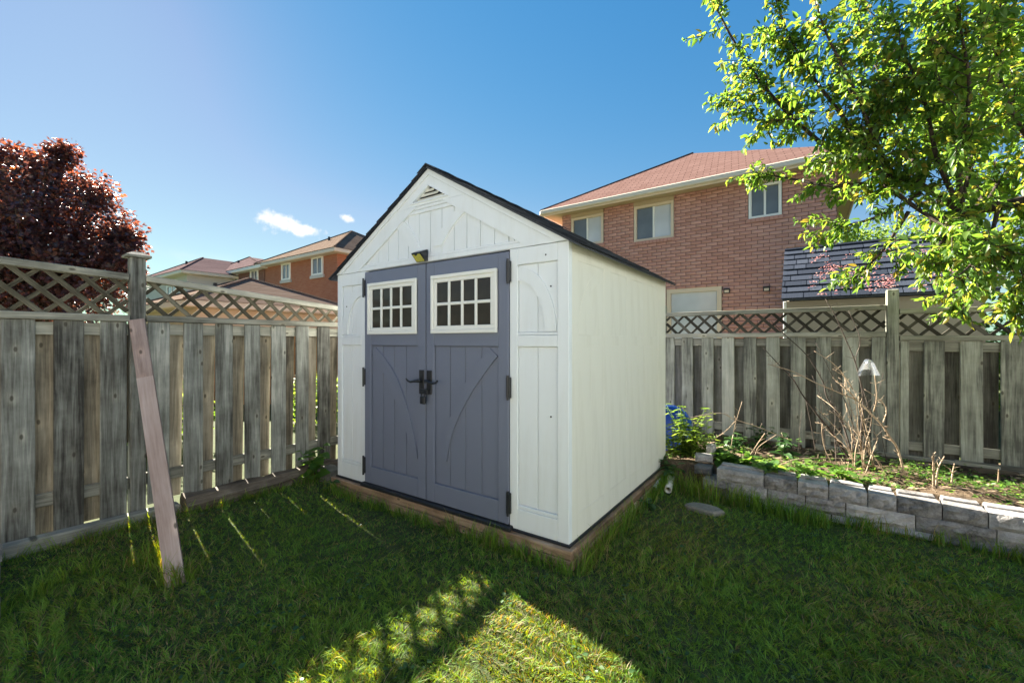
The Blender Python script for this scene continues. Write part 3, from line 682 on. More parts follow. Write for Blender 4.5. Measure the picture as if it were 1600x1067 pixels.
# sleepers along the foot of the left fence
sl = empty('ground_sleeper', (FENCE_O.x, FENCE_O.y, 0), FA); tag(sl, 'grey weathered sleeper on the lawn at the foot of the fence, left of the plank', 'sleeper')
sl['label'] = 'pale grey weathered sleeper at the foot of the fence, from post to stone blocks'
MB().box(-1.5, .95, -.115, -.004, -.03, .085, .012).build('sleeper', M['fence_h'], sl)
sl2 = empty('ground_sleeper', (FENCE_O.x, FENCE_O.y, 0), FA); tag(sl2, 'dark rotting sleeper at the foot of the fence, ending near the shed', 'sleeper')
v = MB(); 
n = 14; prof = [(-.18, -.02), (-.185, .075), (-.14, .125), (-.04, .14), (-.005, .09), (-.005, -.02)]
for i in range(n+1):
    x = .97+1.5*i/n; 
    for (y, z) in prof: v.v.append((x, y+random.uniform(-.008, .008), z+random.uniform(-.012, .012)))
for i in range(n):
    for k in range(6): v.f.append((i*6+k, i*6+(k+1) % 6, (i+1)*6+(k+1) % 6, (i+1)*6+k))
v.f.append((0, 1, 2, 3, 4, 5)); v.f.append(tuple(n*6+k for k in range(5, -1, -1)))
v.build('sleeper', M['sleeper'], sl2)

rear = empty('wooden_fence', (REAR_O.x, REAR_O.y, 0), A)
tag(rear, 'weathered board fence with level lattice top behind the raised garden bed', 'fence', 'weathered fences round the yard')
px_first = .443                                            # first full board right of the shed
topA = lambda x: 1.80; topB = lambda x: 1.75
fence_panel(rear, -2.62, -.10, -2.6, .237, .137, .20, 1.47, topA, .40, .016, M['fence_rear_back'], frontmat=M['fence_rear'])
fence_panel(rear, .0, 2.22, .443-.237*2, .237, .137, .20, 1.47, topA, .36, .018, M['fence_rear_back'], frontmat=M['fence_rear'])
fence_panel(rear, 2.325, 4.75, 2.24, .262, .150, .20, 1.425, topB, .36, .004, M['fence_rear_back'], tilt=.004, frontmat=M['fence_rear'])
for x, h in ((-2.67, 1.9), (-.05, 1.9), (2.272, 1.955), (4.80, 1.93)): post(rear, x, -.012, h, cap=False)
for k, (a, b, y, z, hh) in enumerate(((1.62, 3.0, -.075, .235, .06), (1.7, 3.1, -.13, .215, .05), (2.7, 4.7, -.06, .215, .08), (.2, 1.5, -.05, .21, .07))):
    o = empty('edging_board', (REAR_O.x, REAR_O.y, 0), A)
    tag(o, ('grey split board lying against the rear fence behind the bare canes', 'dark split board lying in front of another at the rear fence', 'long grey edging board at the foot of the rear fence, right of its post', 'brown edging board at the foot of the rear fence near the shed')[k], 'board')
    MB().box(-(b-a)/2, (b-a)/2, -.018, .018, 0, hh, .006).build('plank', M['sleeper'] if k in (1, 3) else M['fence_h'], o, loc=((a+b)/2, y, z-.01), rot=(0, random.uniform(-.008, .012), random.uniform(-.01, .02)))

# loose plank leaning on the post
pb = ground(275, 910); ptop = at(214, 500, 3.27)
plank = empty('leaning_plank', pb); tag(plank, 'pinkish brown plank leaning against the fence post', 'plank')
dv = ptop-pb; Lp = dv.length
zax = dv.normalized(); xax = Vector((0.86, 0.42, 0)); xax = (xax-zax*xax.dot(zax)).normalized(); yax = zax.cross(xax)
rotm = Matrix((xax, yax, zax)).transposed()
pm = MB().box(-.047, .047, -.019, .019, -.02, Lp, .004).build('plank_body', M['plank'], plank); pm.rotation_euler = rotm.to_euler()
sm = MB().box(-.0465, .0465, -.0215, -.0195, .02, Lp*.73, .0008).build('spliced_face', M['plank'], plank); sm.rotation_euler = rotm.to_euler()

# ------------------------------------------------------------------ block wall of the raised bed
wall = empty('retaining_wall', (WALL_O.x, WALL_O.y, 0), WA)
tag(wall, 'low retaining wall of grey split faced blocks along the raised garden bed', 'retaining wall')
def block(par, L, D, Hh, loc, rz=0.0, mat=None, lip=False, name='block', rough=.011, seed=0):
    nx_, nz_ = 7, 4; r = random.Random(seed); v = MB(); b0 = 0
    grid = {}
    for i in range(nx_+1):
        for j in range(nz_+1):
            e = (i in (0, nx_)) or (j in (0, nz_))
            y = .008 if e else r.uniform(-rough, rough)-.004
            grid[i, j] = len(v.v); v.v.append((-L/2+L*i/nx_+(0 if i in (0, nx_) else r.uniform(-.006, .006)), y, Hh*j/nz_+(0 if j in (0, nz_) else r.uniform(-.004, .004))))
    for i in range(nx_):
        for j in range(nz_): v.f.append((grid[i, j], grid[i+1, j], grid[i+1, j+1], grid[i, j+1]))
    k = len(v.v); v.v += [(-L/2+.012, D, 0), (L/2-.012, D, 0), (L/2-.012, D, Hh), (-L/2+.012, D, Hh)]
    v.f.append(tuple([grid[i, nz_] for i in range(nx_+1)]+[k+2, k+3])); v.f.append(tuple([grid[i, 0] for i in range(nx_, -1, -1)]+[k, k+1]))
    v.f.append((k+1, k, k+3, k+2)); v.f.append(tuple([grid[0, j] for j in range(nz_+1)]+[k+3, k])); v.f.append(tuple([grid[nx_, j] for j in range(nz_, -1, -1)]+[k+1, k+2]))
    if lip: v.box(-L/2+.014, L/2-.014, D*.62, D-.004, Hh-.002, Hh+.016, .004)
    return v.build(name, mat or M['block'], par, loc=loc, rot=(random.uniform(-.006, .006), random.uniform(-.006, .006), rz+random.uniform(-.012, .012)))
top_edges = [.097, .474, .713, .922, 1.163, 1.330, 1.571, 1.793]
r_ = random.Random(3)
while top_edges[-1] < 4.2: top_edges.append(top_edges[-1]+r_.choice((.24, .31, .40, .22)))
rows = [(top_edges, .152, .108, .0)]
e2 = [-.02, .30, .50, .77]
while e2[-1] < 4.2: e2.append(e2[-1]+r_.choice((.22, .26, .31, .40)))
e3 = [.0, .16, .42]
while e3[-1] < 4.2: e3.append(e3[-1]+r_.choice((.22, .30, .36)))
rows += [(e2, .042, .1085, -.010), (e3, -.068, .1085, -.022)]
sd_ = 0
for edges, zb, hh, yo in rows:
    for a, b in zip(edges[:-1], edges[1:]):
        sd_ += 1; block(wall, b-a-.006, .215, hh, ((a+b)/2, yo, zb+r_.uniform(-.0005, .0015)), lip=(zb > .1), seed=sd_)
def loose(px, py, z, L, D, Hh, rz, label, mat=None, cat='block'):
    p = ground(px, py, z); o = empty('loose_block', p, rz); tag(o, label, cat); block(o, L, D, Hh, (0, 0, 0), 0, mat, name='stone', seed=int(px), rough=.004); return o
loose(1098, 741, .152, .155, .13, .075, WA, 'small dark grey paver on the left end of the block wall', M['block_dark'])
loose(1100, 722, .235, .16, .10, .07, WA+.25, 'pinkish brick end lying on the soil behind the dark paver', M['block'])
loose(1108, 712, .27, .07, .09, .11, WA-.3, 'grey stone standing upright behind the block wall among plants', M['block'])
# stacked blocks at the left edge, by the camera
for k, (z, h, o_, lab) in enumerate(((.235, .105, 0, 'pale concrete block on top of its stack at the lawn edge by the fence'), (.122, .112, .012, 'pale concrete block second in its stack at the lawn edge by the fence'))):
    p = at(8, 905, 2.35); b_ = empty('concrete_block', (p.x-.235-o_, p.y, z-.115), R(82)); tag(b_, lab, 'block'); block(b_, .34, .30, h, (0, 0, 0), 0, None, seed=40+k)
p = at(5, 980, 2.02); b_ = empty('concrete_block', (p.x-.235, p.y, -.01), R(82)); tag(b_, 'pale concrete block lying in the grass apart from the stack', 'block'); block(b_, .34, .28, .12, (0, 0, 0), 0, None, seed=44)
# flat stones
def flat(px, py, rx, ry, h, label, rz=0):
    p = ground(px, py); o = empty('flat_stone', p, rz); tag(o, label, 'stone'); v = MB(); n = 13
    ring = [(math.cos(2*math.pi*k/n)*rx*random.uniform(.88, 1.08), math.sin(2*math.pi*k/n)*ry*random.uniform(.88, 1.08)) for k in range(n)]
    v.v = [(x, y, -.03) for x, y in ring]+[(x, y, h-.012) for x, y in ring]+[(x*.9, y*.9, h+random.uniform(-.003, .003)) for x, y in ring]
    for k in range(n):
        j = (k+1) % n; v.f += [(k, j, n+j, n+k), (n+k, n+j, 2*n+j, 2*n+k)]
    v.f.append(tuple(range(2*n, 3*n))); v.build('slab', M['flagstone'], o)
flat(1100, 797, .15, .085, .034, 'flat grey stepping stone in the grass below the block wall', WA)
flat(510, 747, .17, .10, .12, 'brownish flat stone between the dark sleeper and the shed', A)

# two white pipes behind the shed corner
for k, (a, b, rr, lab) in enumerate((((1022, 768), (1036, 742), .022, 'thin white pipe lying against the shed timber base'), ((1044, 772), (1052, 745), .032, 'thick dirty white pipe end lying in the grass by the shed'))):
    p = ground(*a); q = ground(*b); p.z = rr+.01; q = p+(q-p).normalized()*.42; q.z = rr+.06
    o = empty('white_pipe', (p.x, p.y, 0)); tag(o, lab, 'pipe'); d = q-p
    v = MB(); ri = rr*.86; pts = [Vector((0, 0, p.z)), Vector((d.x, d.y, q.z))]
    v.tube(pts, rr, 14, False); v.tube(pts, ri, 14, False)
    for e in (0, 1):
        for i in range(14): v.f.append((e*14+i, e*14+(i+1) % 14, 28+e*14+(i+1) % 14, 28+e*14+i))
    v.build('pipe', M['pvc'], o, True)

# blue plastic tub standing on its side behind the shed
p = at(1034, 676, 5.02); tub = empty('plastic_tub', (p.x, p.y, .20), A+.5); tag(tub, 'blue ribbed plastic tub on its side behind the white shed', 'tub')
v = MB(); n = 24; prof = [(.0, .0, .20), (.0, .19, .20), (.05, .205, .20), (.10, .215, .20), (.26, .235, .2), (.27, .26, .2), (.285, .262, .2), (.285, .24, .2), (.11, .2, .2), (.02, .17, .2), (.02, .0, .2)]
for (y, r, _) in prof:
    for k in range(n):
        a = 2*math.pi*k/n; rr = r*(1+(.025 if k % 2 else 0)); v.v.append((rr*math.cos(a), -y, .255+rr*math.sin(a)))
for i in range(len(prof)-1):
    for k in range(n): v.f.append((i*n+k, i*n+(k+1) % n, (i+1)*n+(k+1) % n, (i+1)*n+k))
v.build('tub_shell', M['blue'], tub, True)

# ------------------------------------------------------------------ houses
def window(par, u0, u1, z0, z1, trim=.06, panes=2, mat_trim=None, mats=None, sill=None, y=0.0, head=None):
    wd = empty('window'); wd.parent = par; mt = mat_trim or M['frame_white']
    B = lambda n, m, a, b, c, d, y0, y1: box(n, m, wd, a, b, y+y0, y+y1, c, d, .004)
    B('frame', mt, u0, u1, z1-trim, z1, -.03, .05); B('frame', mt, u0, u1, z0, z0+trim*.8, -.03, .05)
    B('frame', mt, u0, u0+trim, z0+trim*.8, z1-trim, -.0295, .05); B('frame', mt, u1-trim, u1, z0+trim*.8, z1-trim, -.0295, .05)
    a, b, c, d = u0+trim, u1-trim, z0+trim*.8, z1-trim; w_ = (b-a)/panes
    for k in range(panes):
        B('pane', (mats or [M['pane_dim'], M['pane_blind']])[k % 2], a+k*w_+.005, a+(k+1)*w_-.005, c+.001, d-.001, .012+.012*(k % 2), .03)
        if k: B('mullion', M['frame_white'], a+k*w_-.022, a+k*w_+.022, c, d, -.004, .045)
    return wd
HS = 1.097; HO = E2*.491+N2*11.0
house = empty('brick_house', (HO.x, HO.y, 0), A); tag(house, 'two storey brown brick house with pinkish hip roof beyond the rear fence', 'house')
hw, hd, hz = -6.36, 6.2, 5.06
def hz_(z): return 1.42+(z-1.42)*HS
openings = [(-6.083, -5.09, 4.12, 5.06), (-4.253, -3.232, 4.018, 5.06), (-1.608, -.956, 4.189, 5.06), (-3.418, -2.149, 1.15, 2.725)]
# mortar wall with the openings left out, as slabs between them
zs = sorted({0.0, hz, *[o[2] for o in openings], *[o[3] for o in openings]}); xs_ = sorted({hw, 0.0, *[o[0] for o in openings], *[o[1] for o in openings]})
v = MB()
for z0, z1 in zip(zs[:-1], zs[1:]):
    runs = []; 
    for a, b in zip(xs_[:-1], xs_[1:]):
        mx_, mz_ = (a+b)/2, (z0+z1)/2
        if any(o[0] < mx_ < o[1] and o[2] < mz_ < o[3] for o in openings): continue
        if runs and abs(runs[-1][1]-a) < 1e-6: runs[-1][1] = b
        else: runs.append([a, b])
    for a, b in runs: v.box(a, b, .006, .12, z0, z1)
wl = v.build('wall', M['mortar'], house)
box('side_wall', M['brick'], house, -.12, 0, .121, hd, 0, hz); box('far_side_wall', M['brick'], house, hw, hw+.12, .121, hd, 0, hz); box('back_wall', M['brick'], house, hw+.12, -.12, hd-.12, hd, 0, hz); box('room_dark', M['rubber'], house, hw+.13, -.13, .4, .44, .05, hz-.05)
# brick faces, course by course
co, bl = .0815, .235; P = []; 
zc = .02; row = 0; V_, L_ = [], []
while zc+co < hz+.02:
    x = hw-(bl/2 if row % 2 else 0)
    while x < 0:
        a, b = max(x, hw)+.005, min(x+bl, 0)-.005; z0, z1 = zc+.005, min(zc+co-.005, hz)
        segs = [(a, b)]
        for o in openings:
            if o[2]-.02 < (z0+z1)/2 < o[3]+.0:
                ns = []
                for s, e in segs:
                    if e <= o[0] or s >= o[1]: ns.append((s, e))
                    else:
                        if s < o[0]-.02: ns.append((s, o[0]-.003))
                        if e > o[1]+.02: ns.append((o[1]+.003, e))
                segs = ns
        for s, e in segs:
            if e-s < .02: continue
            y = random.uniform(-.002, .002); k = len(V_)
            V_ += [(s, .0059, z0), (e, .0059, z0), (e, .0059, z1), (s, .0059, z1), (s+.003, y-.003, z0+.003), (e-.003, y-.003, z0+.003), (e-.003, y-.003, z1-.003), (s+.003, y-.003, z1-.003)]
            L_ += [(k+4, k+5, k+6, k+7), (k, k+1, k+5, k+4), (k+1, k+2, k+6, k+5), (k+2, k+3, k+7, k+6), (k+3, k, k+4, k+7)]
        x += bl
    zc += co; row += 1
bm_ = put('brick_courses', numpy_mesh('brick_courses', V_, np.array(L_).ravel(), [4]*len(L_)), M['brick'], house); bm_['kind'] = 'stuff'
window(house, -6.075, -5.098, 4.125, 4.95, .07, 2, M['trim_beige'], y=.03); window(house, -4.245, -3.24, 4.023, 4.95, .07, 2, M['trim_beige'], y=.03)
window(house, -1.60, -.964, 4.195, 4.945, .06, 2, M['frame_white'], [M['pane_dim'], M['pane_dim']], y=.03); window(house, -3.41, -2.157, 1.157, 2.718, .10, 1, M['trim_beige'], [M['pane_blind']], y=.03)
for o in openings[:3]:
    box('window_head', M['soffit'], house, o[0]+.004, o[1]-.004, -.01, .08, 4.955, 5.055)
    n = int((o[1]-o[0]+.06)/.085); wv = (o[1]-o[0]+.06)/n
    for k in range(n): box('sill_brick', M['brick'], house, o[0]-.03+k*wv+.004, o[0]-.03+(k+1)*wv-.004, -.035, .0055, o[2]-.085, o[2]-.003, .004)
for px, py in ((1136, 453), (1198, 450)):
    u, z = on_plane(px, py, HO, A); vv = empty('wall_vent'); vv.parent = house
    MB().prismx([(-.005, .05), (-.09, .03), (-.09, .015), (-.06, .0), (-.05, -.07), (-.005, -.07)], -.065, .065).build('hood', M['black'], vv, loc=(u, 0, z)); box('flap', M['trim_beige'], vv, u-.045, u+.045, -.07, -.062, z-.06, z-.002)
# eaves and hip roof
ov = .45; ez = 5.06
box('soffit', M['soffit'], house, hw-ov+.01, ov-.01, -ov+.02, hd+ov-.02, ez+.003, ez+.03)
def gutter(nm, x0, x1, y0, y1): return box(nm, M['fascia'], house, x0, x1, y0, y1, ez-.01, ez+.115, .02)
gutter('gutter', hw-ov, ov, -ov-.06, -ov+.015); box('fascia', M['trim_beige'], house, hw-ov, ov, -ov+.016, -ov+.04, ez-.055, ez+.10, .003)
gutter('gutter', hw-ov-.06, hw-ov-.001, -ov, hd+ov); gutter('gutter', ov+.001, ov+.06, -ov, hd+ov)
x0, x1, y0, y1 = hw-ov-.03, ov+.03, -ov-.03, hd+ov+.03; rz0 = ez+.117
MB().poly([(x0,y0,rz0),(x1,y0,rz0),(x1,y1,rz0),(x0,y1,rz0),(-3.36,2.75,7.13),(-3.1,3.4,7.13)], [(0,1,5,4),(1,2,5),(2,3,4,5),(3,0,4),(0,3,2,1)]).build('roof', M['roof_pink'], house)
MB().tube([(x0+.02, y0+.02, rz0+.01), (-3.36, 2.75, 7.14)], .028, 6).build('hip_cap', M['roof_pink'], house); MB().tube([(x1-.02, y0+.02, rz0+.01), (-3.1, 3.4, 7.14)], .028, 6).build('hip_cap', M['roof_pink'], house)

def far_house(label, cat, px, Yd, zb, w_, d_, ze, za, wallm, roofm, wins=(), name='far_house', apex=None, fascia=None, ridge=0.0, ridge_y=0.0):
    """two-storey house; origin = its front right corner, seen at pixel px, depth Yd"""
    O = Vector(((px-800)/F*Yd, Yd)); h = empty(name, (O.x, O.y, 0), A); tag(h, label, cat, 'houses beyond the left fence')
    box('wall', wallm, h, -w_, 0, 0, d_, zb, ze)
    fm = fascia or M['fascia']; o = .4
    box('eave', fm, h, -w_-o, o, -o, d_+o, ze+.002, ze+.20, .03)
    ax, ay = apex or (-w_/2, d_/2); r0 = ze+.203; e = o+.02
    if ridge_y: ap = [(ax, ay), (ax, ay+ridge_y)]; fc = [(0,1,4),(1,2,5,4),(2,3,5),(3,0,4,5),(0,3,2,1)]
    else: ap = [(ax-ridge/2, ay), (ax+ridge/2+.01, ay)]; fc = [(0,1,5,4),(1,2,5),(2,3,4,5),(3,0,4),(0,3,2,1)]
    MB().poly([(-w_-e,-e,r0),(e,-e,r0),(e,d_+e,r0),(-w_-e,d_+e,r0),(*ap[0],za),(*ap[1],za)], fc).build('roof', roofm, h)
    for c, t_ in (((-w_-e, -e), 0), ((e, -e), 0 if ridge_y else 1), ((e, d_+e), 1)):
        MB().tube([(c[0], c[1], r0+.01), (ap[t_][0], ap[t_][1], za+.015)], .04, 5).build('hip_cap', roofm, h)
    dz = min(.5, (za-r0)*.3); MB().tube([(ax, ay*.55, r0+(za-r0)*.45), (ax, ay*.55, r0+(za-r0)*.45+dz)], .06, 6).build('vent_pipe', M['rubber'], h)
    for (x0, y0, x1, y1) in wins:
        u0, zt = on_plane(x0, y0, O, A); u1, zz = on_plane(x1, y1, O, A)
        if u1 > -.05: continue
        window(h, u0, u1, zz, zt, .10, 2, M['frame_white'], [M['pane_dim'], M['pane_dim']], y=-.035); box('sill', M['stucco'], h, u0-.1, u1+.1, -.09, -.001, zz-.16, zz-.005, .01)
    return h
far_house('orange brick house with two white windows between fence and shed roof', 'house', 527, 20, -.5, 6.9, 6.5, 5.55, 7.75, M['far_brick'], M['roof_tan'], [(441, 412, 454.5, 436), (488, 402, 505.5, 428)], apex=(-3.4, 3.1))
far_house('pale grey house with purplish hip roof behind the beige garage', 'house', 292, 24, -.5, 7.0, 8, 5.2, 6.85, M['stucco'], M['roof_purple'], [(262, 446, 277, 470)], apex=(-3.5, 2.0), ridge_y=4.0)
far_house('brown brick house with white fascia just left of the orange house', 'house', 413, 24, -.5, 8.0, 8, 5.50, 7.0, M['far_brick2'], M['roof_purple'], [(361, 429, 372, 445), (392, 422, 404, 438)], apex=(-5.2, 1.5), fascia=M['frame_white'], ridge_y=4.5)
far_house('pale grey house with tan roof nearest the fence post', 'house', 262, 31, -.5, 8, 8, 5.6, 7.4, M['stucco'], M['roof_tan'], [], apex=(-3.6, 3), ridge_y=3)
far_house('beige garage with tan hip roof seen over the fence lattice', 'garage', 307, 11.8, 0, 4.4, 4.6, 2.35, 3.62, M['stucco2'], M['roof_tan'], [], name='far_garage')

# small neighbouring shed over the rear fence, roof in real tabs
NA = A; NO = Vector(((1222-800)/F*6.55, 6.55))
nsh = empty('neighbour_shed', (NO.x, NO.y, 0), NA); tag(nsh, 'taupe shed with slate blue shingle roof strewn with petals beyond the rear fence', 'shed')
box('wall', M['taupe'], nsh, .06, 2.15, .0, 1.9, 0, 2.03); nrf = empty('roof'); nrf.parent = nsh
box('corner_trim', M['frame_white'], nsh, .015, .0595, -.02, .04, 0, 2.03, .006)
ns = .82; ncs, nsn = 1/math.hypot(1, ns), ns/math.hypot(1, ns); NL = 1.12/ncs
MB().poly([(0, -.14, 2.03), (2.24, -.14, 2.03), (2.24, .98, 2.03+1.12*ns), (0, .98, 2.03+1.12*ns), (0, -.14, 2.055), (2.24, -.14, 2.055), (2.24, .98, 2.055+1.12*ns), (0, .98, 2.055+1.12*ns)], [(0,3,2,1),(4,5,6,7),(0,1,5,4),(1,2,6,5),(2,3,7,6),(3,0,4,7)]).build('roof_slab', M['tab_black'], nrf)
MB().poly([(0, .981, 2.95), (2.24, .981, 2.95), (2.24, 2.1, 2.03), (0, 2.1, 2.03), (0, .981, 2.975), (2.24, .981, 2.975), (2.24, 2.1, 2.055), (0, 2.1, 2.055)], [(0,3,2,1),(4,5,6,7),(0,1,5,4),(1,2,6,5),(2,3,7,6),(3,0,4,7)]).build('roof_slab', M['tab_black'], nrf)
for xx in (.061, 2.119): MB().prismx([(.0, 2.031), (1.9, 2.031), (.98, 2.93)], xx, xx+.03).build('gable', M['taupe'], nsh)
tabm = {}
nr = 9; ex = NL/nr
for r in range(nr):
    x = -.004-(r*.37 % .28); 
    while x < 2.24:
        wv = random.choice((.16, .22, .28, .33)); a, b = max(x, -.004), min(x+wv-.006, 2.244)
        if b-a > .03:
            key = round(b-a, 2); k_ = (key, r % 3)
            if k_ not in tabm:
                t1 = .016+.005*(r % 3); tabm[k_] = MB().poly([(0, 0, 0), (key, 0, 0), (key, ex*1.02, 0), (0, ex*1.02, 0), (0, 0, t1), (key, 0, t1), (key, ex*1.02, .004), (0, ex*1.02, .004)], [(0,3,2,1),(4,5,6,7),(0,1,5,4),(1,2,6,5),(2,3,7,6),(3,0,4,7)]).mesh('shingle')
            t0 = r*ex
            put('shingle', tabm[k_], M['tab'], nrf, (a, -.145+t0*ncs, 2.058+t0*nsn), (math.atan(ns), 0, 0))
        x += wv
MB().tube([(0, .98, 2.985), (2.24, .98, 2.985)], .035, 6).build('ridge_cap', M['tab'], nrf)
# fallen petals on that roof
n = 900; px_ = rng.uniform(.35, 2.3, n)**1.0; tt = np.clip(rng.beta(1.6, 3.2, n), 0, .95)*NL; keep = (np.sin(px_*6.0+tt*5)+np.sin(px_*13.1-tt*9)) > rng.uniform(-.9, 1.9, n)
V_, L_ = [], []
for a, t in zip(px_[keep], tt[keep]):
    for _ in range(3):
        aa, t2 = a+random.gauss(0, .03), max(0.02, t+random.gauss(0, .015)); s = random.uniform(.007, .015); an = random.uniform(0, 6.28); k = len(V_)
        for q in range(4):
            an2 = an+q*math.pi/2; sx, st = math.cos(an2)*s, math.sin(an2)*s*.8
            V_.append((aa+sx, -.145+(t2+st)*ncs-.0, 2.058+(t2+st)*nsn+.026+random.uniform(0, .012)))
        L_.append((k, k+1, k+2, k+3))
po = put('fallen_petals', numpy_mesh('fallen_petals', V_, np.array(L_).ravel(), [4]*len(L_)), M['petal'], None, (NO.x, NO.y, 0), (0, 0, NA)); tag(po, 'pink fallen petals scattered over the blue shingle roof', 'petals', kind='stuff')

# brown cedar fence far across the neighbour's yard
cf = empty('cedar_fence', (-12.5, 8.9, 0), R(6)); tag(cf, 'orange brown board fence in the far yard seen through the lattice', 'fence')
for k in range(62): MB().box(-.066, .066, 0, .02, 0, 1.55+random.uniform(-.015, .015)).build('board', M['cedar'], cf, loc=(k*.145, 0, .0))
box('rail', M['cedar'], cf, -.08, 8.95, -.04, -.001, 1.30, 1.39); box('cap_rail', M['cedar'], cf, -.08, 8.95, -.06, .06, 1.58, 1.62)

# ------------------------------------------------------------------ unseen rest of the yard, added to bounce sunlight into the shade
unseen_patio = MB().box(-6.0, 4.3, -4.4, -.9, -.05, .03, .01).build('unseen_patio', M['concrete'], None, loc=(0, 0, 0), rot=(0, 0, A)); structure(unseen_patio)  # pale slab added out of view, enlarged to reflect more sun onto the shed
rf_ = empty('wooden_fence', (E2*5.0+N2*5.9).to_3d(), A-math.pi/2); tag(rf_, 'sunlit board fence closing the right side of the yard', 'fence')
for k in range(74): MB().box(-.068, .068, 0, .02, .06, 1.75+random.uniform(-.015, .015)).build('board', M['fence'], rf_, loc=(.1+k*.146, 0, 0))
box('rail', M['fence_h'], rf_, 0, 10.8, .021, .06, 1.35, 1.44); box('rail', M['fence_h'], rf_, 0, 10.8, .021, .06, .3, .39)
rn = empty('added_siding_house', (E2*7.0+N2*3.4).to_3d(), A-math.pi/2); tag(rn, 'tall pale siding house added out of view to bounce sunlight past the right hand fence', 'house')  # house added out of view; its sunlit wall fills the shaded side
box('wall', M['siding'], rn, 0, 10.5, 0, 7, 0, 5.6); MB().poly([(-.4,-.4,5.61),(10.9,-.4,5.61),(10.9,7.4,5.61),(-.4,7.4,5.61),(3.4,3.5,7.6),(7.2,3.5,7.6)], [(0,1,5,4),(1,2,5),(2,3,4,5),(3,0,4),(0,3,2,1)]).build('roof', M['roof_tan'], rn)
for (a, b, c, d) in ((1.2, 2.2, 3.3, 4.5), (7.8, 9.0, 3.3, 4.5), (4.6, 5.4, 1.2, 2.2)): window(rn, a, b, c, d, .07, 2, y=-.05)
own = empty('home', (E2*4.2+N2*(-4.45)).to_3d(), A+math.pi); tag(own, 'beige rendered house at the patio end of the yard', 'house')
box('wall', M['stucco2'], own, 0, 9.4, .0, 6, 0, 5.3); MB().poly([(-.4,-.4,5.31),(9.8,-.4,5.31),(9.8,6.4,5.31),(-.4,6.4,5.31),(3.2,3,7.3),(6.2,3,7.3)], [(0,1,5,4),(1,2,5),(2,3,4,5),(3,0,4),(0,3,2,1)]).build('roof', M['roof_pink'], own)
for (a, b, c, d) in ((1.0, 2.2, 3.2, 4.4), (4.2, 5.4, 3.2, 4.4), (7.2, 8.4, 3.2, 4.4), (3.6, 5.6, .1, 2.15), (7.0, 8.4, 1.0, 2.1)): window(own, a, b, c, d, .07, 2, y=-.05)

# ------------------------------------------------------------------ foliage helpers
def leaf_template(L=1.0, W=.42, fold=.18, droop=.25):
    P = [(0, 0, 0), (.30, 0, -.02-droop*.1), (.65, 0, -.05-droop*.42), (1.0, 0, -droop), (.28, W*.48, fold*.5-.01), (.62, W*.42, fold*.42-droop*.42), (.28, -W*.48, fold*.5-.01), (.62, -W*.42, fold*.42-droop*.42)]
    return np.array(P, np.float64)*L, [(0, 1, 4), (1, 2, 5, 4), (2, 3, 5), (0, 6, 1), (1, 6, 7, 2), (2, 7, 3)]
def star_template():
    P = [(0, 0, 0)]; n = 5
    ang = [-100, -55, 0, 55, 100]; ln = [.55, .85, 1.0, .85, .55]; pts = [(0, 0, 0)]
    for k in range(n):
        a = R(ang[k]); pts.append((math.cos(a)*ln[k]*.6+.3, math.sin(a)*ln[k]*.6, -.10*ln[k]))
        if k < n-1:
            b = R((ang[k]+ang[k+1])/2); pts.append((math.cos(b)*.26+.3, math.sin(b)*.26, .02))
    return np.array(pts, np.float64), [tuple([0]+list(range(1, len(pts))))]
def bake_leaves(pos, dirs, nrm, size, tmpl, cols=None):
    """many leaves in one mesh: dirs = leaf axis, nrm = leaf up"""
    P, Fc = tmpl; n = len(pos); pos = np.asarray(pos); x = np.asarray(dirs); x = x/np.linalg.norm(x, axis=1, keepdims=True)
    z = np.asarray(nrm); y = np.cross(z, x); y /= np.linalg.norm(y, axis=1, keepdims=True)+1e-9; z = np.cross(x, y)
    s = np.asarray(size)[:, None, None]
    V = pos[:, None, :]+s*(P[None, :, 0:1]*x[:, None, :]+P[None, :, 1:2]*y[:, None, :]+P[None, :, 2:3]*z[:, None, :])
    k = len(P); base = (np.arange(n)*k)[:, None]
    loops = np.concatenate([base+np.array([i for f in Fc for i in f])[None, :]], 1).ravel(); sizes = np.tile([len(f) for f in Fc], n)
    return V.reshape(-1, 3), loops, sizes
def frames_to_matrix(p, d, nz, s):
    x = Vector(d).normalized(); y = Vector(nz).cross(x).normalized(); z = x.cross(y)
    return Matrix.Translation(Vector(p)) @ Matrix((x, y, z)).transposed().to_4x4() @ Matrix.Scale(s, 4)

# ------------------------------------------------------------------ cherry tree on the right
TR = Vector((4.95, 3.55, 0)); LT = leaf_template(1.0, .46, .20, .34)
cherry = empty('cherry_tree', TR); tag(cherry, 'leafy cherry tree with bright green leaves overhanging the rear fence', 'tree')
bw = []; br = MB()
def branch(pts, r0, r1, par=None):
    pts = [Vector(p) for p in pts]; 
    # resample with a Catmull-Rom curve
    out = []; q = [pts[0]*2-pts[1]]+pts+[pts[-1]*2-pts[-2]]
    for i in range(1, len(q)-2):
        for k in range(5):
            t = k/5; a, b, c, d = q[i-1], q[i], q[i+1], q[i+2]
            out.append(.5*((2*b)+(c-a)*t+(2*a-5*b+4*c-d)*t*t+(3*b-a-3*c+d)*t**3))
    out.append(pts[-1]); n = len(out); rad = [r0+(r1-r0)*(i/(n-1))**.8 for i in range(n)]
    return out, rad
node = at(1500, 327, 3.55)
trunk, tr_ = branch([(4.95, 3.55, -.1), (4.98, 3.56, .7), (4.93, 3.55, 1.5), (4.85, 3.55, 2.2)], .13, .10)
MB().tube([p-TR for p in trunk], tr_, 10).build('trunk', M['bark'], cherry, True)
mains = []
